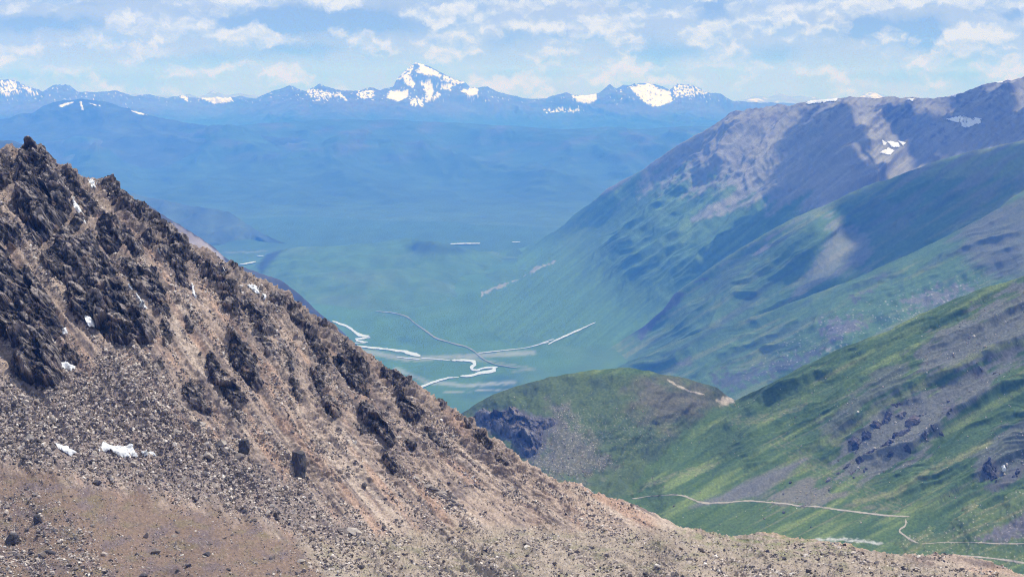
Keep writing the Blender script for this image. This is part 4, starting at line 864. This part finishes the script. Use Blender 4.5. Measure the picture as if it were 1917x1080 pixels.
RIV = [[(688, 642, 1.2), (664, 642, 1.6), (642, 645, 2.2)], [(786, 670, 2.2), (800, 671, 1.6), (820, 673, 1.6), (845, 675, 2.4)], [(862, 706, 2), (850, 707, 2), (836, 709, 2.5)], [(740, 668, 1.6), (765, 671, 2.2), (790, 674, 1.2)], [(620, 600, 3), (640, 608, 5), (652, 612, 5), (658, 617, 5), (668, 625, 6), (680, 630, 6), (694, 630, 4)], [(694, 631, 3), (676, 634, 6), (664, 637, 4), (680, 641, 4), (690, 642, 3)],
       [(640, 645, 3), (690, 651, 4), (730, 655, 5), (760, 659, 5), (775, 664, 8), (788, 670, 5)],
       [(843, 675, 4), (870, 675, 5), (886, 677, 7), (892, 683, 8), (882, 687, 7), (880, 691, 6), (888, 695, 5), (905, 690, 4), (925, 688, 5), (929, 691, 6), (918, 696, 7), (898, 700, 7), (880, 704, 5), (860, 706, 4)],
       [(850, 706, 3), (835, 709, 4), (815, 715, 5), (797, 722, 5), (780, 728, 4)], [(840, 458.5, 2.0), (870, 458, 2.6), (902, 458, 2.0)], [(955, 455.5, 1.3), (977, 455, 1.5)], [(448, 498, 2.5), (465, 495, 3.5), (482, 491, 2.5)], [(482, 482, 3), (493, 480, 4)]]
for k, r in enumerate(RIV): ribbon('river', FLOOR, r, M_water, 1.2 + .15 * k if k < 9 else 7.0, sub=1.0)
STRM = [(893, 662, 1.6), (920, 659, 1.8), (950, 656, 1.4), (985, 652, 1.3), (1000, 648, 1.5), (1030, 640, 1.6)]
ribbon('stream', FLOOR, STRM, M_water, 2.2, sub=1.0)
BR = [(1024, 648, 1.6), (1032, 642, 2.6), (1050, 634, 3.4), (1070, 625, 3.4), (1090, 616, 2.6), (1118, 603, 1.4)]
class Top:                                   # whichever of two grounds is higher there
    def __init__(s, a, b): s.a, s.b = a, b
    def at(s, px, py, field=None):
        A = s.a.hit(px, py); B = s.b.hit(px, py); return np.where(A[..., 1:2] < B[..., 1:2], A, B)
    hit = at
VAL = Top(FLOOR, L1)
ribbon('stream', VAL, BR, M_water, 3.0, sub=1.0)
ribbon('stream', VAL, [(1000, 650, 1.2), (1015, 643, 1.8), (1040, 635, 1.6)], M_water, 3.0, sub=1.0)
M_track = flat_mat('faint_track', (.22, .23, .17), .95, .2, .02, .0, .1)
ribbon('valley_track', Top(FLOOR, LH), [(700, 583, 1.4), (735, 586, 1.6), (765, 594, 1.8), (772, 603, 2.2), (800, 622, 2.2), (815, 634, 2.2), (845, 643, 2.0), (875, 650, 2.2), (893, 662, 2.4), (905, 674, 2.0), (930, 684, 1.6), (972, 690, 1.3)], M_track, 2.6, sub=1.2)
HILL = Top(L4, L5)
ribbon('dirt_road', L4, [(1180, 934, 2.4), (1217, 929, 2.6), (1250, 926, 2.8), (1277, 927, 3.0), (1292, 932, 3.2), (1305, 939, 3.4), (1330, 942, 3.0), (1365, 940, 3.0), (1400, 937, 3.2), (1440, 940, 3.2), (1475, 943, 3.4), (1495, 947, 3.6), (1530, 948, 3.4), (1570, 954, 3.4), (1610, 959, 3.4), (1660, 965, 3.4), (1707, 967, 3)], M_road, .3, sub=1.2)
ribbon('dirt_road', HILL, [(1694, 969, 3), (1697, 976, 4), (1696, 985, 4), (1684, 990, 4), (1681, 994, 4), (1692, 1001, 4), (1705, 1011, 4), (1722, 1018, 3.5)], M_road, .3, sub=1.0)
ribbon('dirt_road', L5, [(1722, 1018, 1.6), (1770, 1015, 1.4), (1830, 1015, 1.6), (1870, 1018, 2.4), (1930, 1017, 2.6)], M_road, .3, sub=1.2)
ribbon('dirt_road', L5, [(1770, 1037, 3), (1800, 1040, 3.4), (1850, 1044, 3.6), (1890, 1049, 4), (1940, 1058, 4)], M_road, .3, sub=1.2)

# ------------------------------------------------------------------ loose rock
def rock_mesh(name, seed, mat, flat=.6, n=13):
    rng = np.random.RandomState(seed); bm = bmesh.new()
    d = rng.normal(size=(n, 3)); d /= np.linalg.norm(d, axis=1, keepdims=True); d *= (.42 + .16 * rng.rand(n, 1))
    d *= [1, .55 + .35 * rng.rand(), flat]
    for q in d: bm.verts.new(q)
    bmesh.ops.convex_hull(bm, input=bm.verts)
    for v in [v for v in bm.verts if not v.link_faces]: bm.verts.remove(v)
    me = bpy.data.meshes.new(name); bm.to_mesh(me); bm.free(); me.materials.append(mat); return me
ROCKS = [rock_mesh('stone_shape', 20 + k, M_stone, .45 + .09 * (k % 5), 11 + k % 4) for k in range(10)]

def scatter(name, layer, px, py, size, seed, rocks, sink=.15):
    rng = np.random.RandomState(seed); n = len(px)
    pos = layer.at(px, py); pos[:, 2] += size * sink
    me = bpy.data.meshes.new(name); me.vertices.add(n); me.vertices.foreach_set('co', pos.astype(np.float32).ravel())
    r = me.attributes.new('rot', 'FLOAT_VECTOR', 'POINT'); r.data.foreach_set('vector', np.stack([rng.normal(0, .5, n), rng.normal(0, .5, n), rng.rand(n) * 6.28], -1).astype(np.float32).ravel())
    r = me.attributes.new('siz', 'FLOAT', 'POINT'); r.data.foreach_set('value', size.astype(np.float32))
    r = me.attributes.new('pick', 'INT', 'POINT'); r.data.foreach_set('value', rng.randint(0, len(rocks), n).astype(np.int32))
    o = bpy.data.objects.new(name, me); COL.objects.link(o); o['kind'] = 'stuff'
    ng = bpy.data.node_groups.new(name + '_nodes', 'GeometryNodeTree')
    ng.interface.new_socket('Geometry', in_out='INPUT', socket_type='NodeSocketGeometry'); ng.interface.new_socket('Geometry', in_out='OUTPUT', socket_type='NodeSocketGeometry')
    N, L = ng.nodes, ng.links
    gi = N.new('NodeGroupInput'); go = N.new('NodeGroupOutput'); iop = N.new('GeometryNodeInstanceOnPoints')
    m2p = N.new('GeometryNodeMeshToPoints'); L.new(gi.outputs[0], m2p.inputs[0]); L.new(m2p.outputs[0], iop.inputs['Points'])
    jn = N.new('GeometryNodeJoinGeometry')
    for k in range(len(rocks) - 1, -1, -1):
        ob = bpy.data.objects.new('stone_shape', rocks[k])
        oi = N.new('GeometryNodeObjectInfo'); oi.inputs['Object'].default_value = ob; oi.inputs['As Instance'].default_value = True
        L.new(oi.outputs['Geometry'], jn.inputs[0])
    L.new(jn.outputs[0], iop.inputs['Instance']); iop.inputs['Pick Instance'].default_value = True
    def att(nm, ty):
        a = N.new('GeometryNodeInputNamedAttribute'); a.data_type = ty; a.inputs['Name'].default_value = nm; return [x for x in a.outputs if x.enabled][0]
    L.new(att('pick', 'INT'), iop.inputs['Instance Index'])
    e2r = N.new('FunctionNodeEulerToRotation'); L.new(att('rot', 'FLOAT_VECTOR'), e2r.inputs[0]); L.new(e2r.outputs[0], iop.inputs['Rotation'])
    cb = N.new('ShaderNodeCombineXYZ'); sz = att('siz', 'FLOAT')
    for i in range(3): L.new(sz, cb.inputs[i])
    L.new(cb.outputs[0], iop.inputs['Scale'])
    L.new(iop.outputs[0], go.inputs[0])
    md = o.modifiers.new('scatter', 'NODES'); md.node_group = ng
    return o

SNOWP = [p for p, _ in SN]
def near_samples(n, seed):
    rng = np.random.RandomState(seed)
    px = rng.rand(n) * 2150 - 130; py = 250 + rng.rand(n) * 900
    cy = np.interp(px, NEAR.gx, NEAR.cy); ok = py > cy + 1; px, py = px[ok], py[ok]
    far = np.full(px.shape, 99.)
    for p in SNOWP: far = np.minimum(far, sdf(p, px, py))
    ck = np.full(px.shape, 99.)
    for p, h, l in CRAGS: ck = np.minimum(ck, sdf(p, px, py))
    return px, py, far, ck, rng
def near_scree():
    px, py, far, ck, rng = near_samples(420000, 9)
    ps = psin(px, py)
    fd = sm(15, -30, sdf(FIELD, px, py)); be = sm(5, -10, sdf(BENCH, px, py)); sh = sm(5, -15, sdf(SHELF, px, py))
    st = sm(-.08, .28, fbm(ps / 17, px / 150, 4, 321) + .5 * fbm(px / 45, py / 45, 4, 322))
    dens = (.10 + .75 * st) * (1 - be) + be * (.38 + .5 * sm(-.1, .4, fbm(px / 40, py / 22, 4, 323))); dens = np.maximum(dens, fd * .75); dens = np.maximum(dens, sh * .7)
    rub = np.minimum(sdf([(-50, 930), (60, 925), (130, 955), (200, 1035), (230, 1090), (-50, 1090)], px, py), sdf([(560, 1020), (760, 1000), (900, 1040), (700, 1075), (520, 1075)], px, py))
    rb_ = sm(14, -14, rub + 30 * fbm(px / 26, py / 18, 4, 325)); dens = np.maximum(dens, .75 * rb_)
    dens *= sm(-1, 2, far) * (1 - .8 * sm(0, -4, ck))
    ok = rng.rand(len(px)) < dens
    be = be * (1 - rb_)
    px, py, fd, be, st, sh = px[ok], py[ok], fd[ok], be[ok], st[ok], sh[ok]
    base = (.19 + .22 * st) * (1 - fd) + .46 * fd; base = base * (1 - .45 * be) * (1 + .1 * sh)
    size = base * np.exp(rng.normal(0, .42, len(px)))
    size = np.clip(size, .12, 1.3)
    scatter('scree', NEAR, px, py, size * 1.35, 3, ROCKS)
    print('scree stones', len(px))
near_scree()
def far_scree():
    rng = np.random.RandomState(77); n = 5000
    px = 880 + rng.rand(n) * 330; py = 735 + rng.rand(n) * 180
    d = np.minimum(sdf([(1033, 756), (1053, 756), (1102, 820), (1150, 866), (1095, 900), (1046, 900), (985, 868), (1015, 835), (1033, 805)], px, py), 0)
    cy = np.interp(px, L4.gx, L4.cy)
    pr = np.where(d < -1, .8, .06); ok = (rng.rand(n) < pr) & (py > cy + 3); px, py = px[ok], py[ok]
    scatter('knoll_rubble', L4, px, py, 1.05 * np.exp(rng.normal(0, .4, len(px))), 5, ROCKS, .2)
far_scree()
def hillside_rubble():
    rng = np.random.RandomState(91); n = 60000
    px = 1180 + rng.rand(n) * 780; py = 560 + rng.rand(n) * 430
    zones = [[(1540, 790), (1590, 740), (1640, 700), (1700, 668), (1720, 680), (1680, 730), (1620, 770), (1570, 830)], [(1700, 740), (1760, 715), (1860, 670), (1917, 650), (1917, 680), (1850, 720), (1800, 760), (1760, 810), (1700, 870), (1600, 900), (1550, 910), (1560, 880), (1600, 800), (1660, 760)],
             [(1700, 660), (1800, 595), (1917, 530), (1950, 620), (1840, 680), (1740, 700)], [(1820, 850), (1917, 780), (1960, 860), (1880, 900)], [(1421, 937), (1494, 893), (1546, 905), (1580, 925), (1527, 948)]]
    d = np.full(n, 99.)
    for z in zones: d = np.minimum(d, sdf(z, px, py))
    cl = fbm(px / 40, py / 25, 4, 341)
    pr = .22 * sm(14, -10, d + 22 * cl) * sm(-.3, .5, cl) + .012 + .05 * sm(.4, .7, cl)
    ok = (rng.rand(n) < pr) & (py > np.interp(px, L4.gx, L4.cy) + 4); px, py = px[ok], py[ok]
    scatter('hillside_rubble', L4, px, py, 1.0 * np.exp(rng.normal(0, .5, len(px))), 6, ROCKS, .2)
hillside_rubble()

# ------------------------------------------------------------------ counted boulders
M_boulder = flat_mat('boulder_rock', (.3, .27, .25), .9, .3, .9, .6, .25,
                     cols=[(0, (.07, .065, .07)), (.35, (.14, .12, .115)), (.7, (.26, .22, .195)), (1, (.44, .39, .34))])
BR_M = [rock_mesh('boulder_shape', 60 + k, M_boulder, .5 + .08 * (k % 4), 18) for k in range(8)]
protos = []
def boulder(px, py, size, k, rng, label, group, stretch=(1, 1, 1), rot=None, up=.18):
    o = bpy.data.objects.new('boulder', BR_M[k % len(BR_M)]) if len(protos) < 1 else protos[0].copy()
    o.data = BR_M[k % len(BR_M)]
    if not protos: protos.append(o)
    COL.objects.link(o)
    p = NEAR.at(np.array([px]), np.array([py]))[0]; o.location = (p[0], p[1], p[2] + size * up)
    o.rotation_euler = rot if rot is not None else (rng.normal(0, .4), rng.normal(0, .4), rng.rand() * 6.28)
    o.scale = (size * stretch[0], size * stretch[1], size * stretch[2])
    for key in ('label', 'group', 'category'):
        if key in o: del o[key]
    tag(o, label, 'boulder', group); return o
rng = np.random.RandomState(31)
ZONES = [([(150, 720), (330, 760), (480, 860), (620, 960), (560, 990), (300, 925), (60, 880), (0, 860), (0, 760)], 130, 'angular grey boulder in the boulder field around the branching snow patch', 'boulders of the boulder field', 1.35),
         ([(0, 900), (180, 920), (500, 1010), (640, 1075), (0, 1075)], 38, 'loose stone on the smooth brown ground at the lower left', 'stones on the brown ground', 1.0),
         ([(780, 985), (1260, 1000), (1600, 1035), (1800, 1075), (640, 1075)], 70, 'pale angular stone on the stony shelf along the bottom', 'stones on the bottom shelf', 1.0),
         ([(440, 640), (840, 780), (1100, 930), (1180, 980), (700, 960), (470, 820), (300, 640)], 50, 'loose block resting on the tan scree slope', 'blocks on the tan scree slope', 1.0)]
kk = 0
for poly, n, lab, grp, s0 in ZONES:
    for q in in_poly(poly, n, rng):
        if min(float(sdf(p, q[0], q[1])) for p in SNOWP) < 4: continue
        boulder(q[0], q[1], s0 * math.exp(rng.normal(.15, .32)), kk, rng, lab, grp, (1.25, 1.1, 1)); kk += 1
M_dark = flat_mat('dark_boulder_rock', (.075, .07, .075), .9, .4, .7, .9, .5)
def big_block(px, py, w, h, seed, label):
    """an upright angular block, w by h pixels tall"""
    rg = np.random.RandomState(seed); bm = bmesh.new(); m_ = .148
    W_, H_ = w * m_, h * m_
    for i in range(9):
        for z in (0, .35, .75, 1):
            an = i / 9 * 6.283 + rg.rand() * .4; r = (.5 + .13 * rg.randn()) * (1 - .3 * z ** 2)
            bm.verts.new((math.cos(an) * r * W_, math.sin(an) * r * W_ * .9, z * H_ + rg.randn() * .05 * H_))
    bmesh.ops.convex_hull(bm, input=bm.verts)
    for v in [v for v in bm.verts if not v.link_faces]: bm.verts.remove(v)
    bmesh.ops.subdivide_edges(bm, edges=bm.edges[:], cuts=3, use_grid_fill=True)
    for v in bm.verts:
        c = v.co; f, _ = facets(np.array([(c.x + c.y * .4) * .8]), np.array([c.z * .7 + c.y * .5]), seed, 1.0)
        d = c.copy(); d.z = 0; d.normalize(); v.co += d * float(f[0]) * .09 * W_
    me = bpy.data.meshes.new('boulder'); bm.to_mesh(me); bm.free(); me.materials.append(M_dark)
    o = bpy.data.objects.new('boulder', me); COL.objects.link(o)
    p = NEAR.at(np.array([px]), np.array([py + h / 2]))[0]; o.location = (p[0], p[1], p[2] - .25 * H_ * .5); o.rotation_euler = (.06, rg.normal(0, .08), rg.rand() * 3)
    tag(o, label, 'boulder'); return o
big_block(560, 861, 30, 44, 3, 'big isolated dark block standing on the smooth scree low on the slope')
big_block(459, 826, 19, 32, 4, 'upright dark stone up and left of the big isolated block')
big_block(70, 972, 11, 13, 5, 'small dark block on the brown ground near the lower left corner')
big_block(22, 1003, 20, 17, 6, 'grey leaning rock at the left edge near the bottom')
bl = 'long pale flat slab lying at the edge of the brown ground'
boulder(664, 1000, 3.6, 1, rng, 'long grey flat slab at the right edge of the brown ground', None, (1.5, .9, .5), (.2, .3, -.5))
boulder(645, 992, 3.2, 2, rng, 'pale tilted slab just above the long grey flat slab', None, (1.6, .8, .45), (.3, .4, -.6))
boulder(587, 1027, 1.8, 3, rng, 'lone pale boulder on the brown ground right of the middle', None, (1.2, 1, .8))
boulder(93, 1030, 2.2, 5, rng, 'pale flat stone near the lower left corner', None, (1.5, 1, .5), (.1, .1, -.3))
for k, (a, b) in enumerate(((790, 905), (800, 913), (812, 920), (822, 928), (835, 935), (846, 942), (858, 950), (778, 898), (868, 957), (806, 910), (829, 925), (850, 938))):
    boulder(a, b, 1.7 + .5 * rng.rand(), k, rng, 'pale slab in the short line of slabs on the lower scree slope', 'line of pale slabs', (1.4, .9, .5), (.2, .25, -.6 + rng.normal(0, .3)))

# ------------------------------------------------------------------ clouds above the right-hand mountains
def shade_cloud(name, jobs, alt, seed, label):
    """a cumulus standing between the sun and the ground it shades"""
    rg = np.random.RandomState(seed); bm = bmesh.new()
    ico = bmesh.new(); bmesh.ops.create_icosphere(ico, subdivisions=2, radius=1.0); iv = np.array([v.co[:] for v in ico.verts]); fc = np.array([[v.index for v in f.verts] for f in ico.faces]); ico.free()
    Vs, Fs, off = [], [], 0
    for layer, poly, n, rad in jobs:
        q = in_poly(poly, n, rg); pos = layer.at(q[:, 0], q[:, 1]); sd = -sdf(poly, q[:, 0], q[:, 1])
        tt = (alt - pos[:, 2]) / SD[2]; c = pos + tt[:, None] * SD
        for k in range(n):
            r = rad * (.45 + .75 * rg.rand()) * min(1, .35 + sd[k] / 25.)
            cc = c[k] + [0, 0, rg.rand() * r * .8]
            v = iv * r * [1, 1, .55]; nz = 1 + .25 * fbm(iv[:, 0] * 2 + k, iv[:, 1] * 2 + iv[:, 2], 3, seed); v = v * nz[:, None]
            v[:, 2] = np.maximum(v[:, 2], -r * .2)
            Vs.append(v + cc); Fs.append(fc + off); off += len(iv)
    V = np.concatenate(Vs); Q = np.concatenate(Fs)
    o = mesh_from(name, V, Q, M_cloud); tag(o, label, 'cloud', None, 'stuff'); return o
M_cloud = flat_mat('cloud_vapour', (.92, .93, .95), 1.0, .02, .01, 0, .1, 0)
shade_cloud('cloud', [
    (L1, [(1500, 212), (1545, 200), (1590, 215), (1612, 255), (1632, 295), (1675, 328), (1640, 350), (1545, 392), (1480, 420), (1400, 465), (1366, 478), (1362, 450), (1385, 415), (1420, 392), (1460, 372), (1490, 340), (1482, 300), (1478, 270)], 210, 75),
    (L2, [(1568, 375), (1700, 325), (1900, 268), (2080, 240), (2080, 330), (1917, 362), (1760, 445), (1648, 500), (1638, 470), (1622, 430), (1590, 405)], 300, 80),
    (L1, [(1640, 205), (1700, 205), (1760, 225), (1800, 200), (1850, 215), (1917, 200), (2080, 200), (2080, 260), (1917, 265), (1800, 290), (1752, 306), (1725, 280), (1690, 258), (1660, 240)], 190, 80)],
    4500, 11, 'broad cumulus cloud hanging above the great ridge, shading its spurs')
shade_cloud('cloud', [(L2, [(1480, 560), (1540, 530), (1600, 520), (1600, 540), (1500, 580), (1400, 620), (1380, 620)], 36, 60)], 4500, 12, 'small cloud puff above the middle spur')

# ------------------------------------------------------------------ air
def build_haze():
    x, y0, y1, z0, z1 = 26000., -1500., 62500., -12., 1600.
    V = [(-x, y0, z0), (x, y0, z0), (x, y1, z0), (-x, y1, z0), (-x, y0, z1), (x, y0, z1), (x, y1, z1), (-x, y1, z1)]
    Q = [(0, 3, 2, 1), (4, 5, 6, 7), (0, 1, 5, 4), (1, 2, 6, 5), (2, 3, 7, 6), (3, 0, 4, 7)]
    m = bpy.data.materials.new('air'); m.use_nodes = True; N = m.node_tree.nodes; N.clear()
    out = N.new('ShaderNodeOutputMaterial'); pv = N.new('ShaderNodeVolumePrincipled')
    pv.inputs['Color'].default_value = (*HAZE_COLOR, 1); pv.inputs['Density'].default_value = HAZE_DENSITY; pv.inputs['Absorption Color'].default_value = (1, 1, 1, 1); pv.inputs['Anisotropy'].default_value = 0
    m.node_tree.links.new(pv.outputs[0], out.inputs['Volume'])
    o = mesh_from('haze', V, Q, m, smooth=False); o['kind'] = 'stuff'
build_haze()
print('tris', sum(len(o.data.polygons) * (2 if o.data.polygons and len(o.data.polygons[0].vertices) == 4 else 1) for o in S.objects if o.type == 'MESH'))
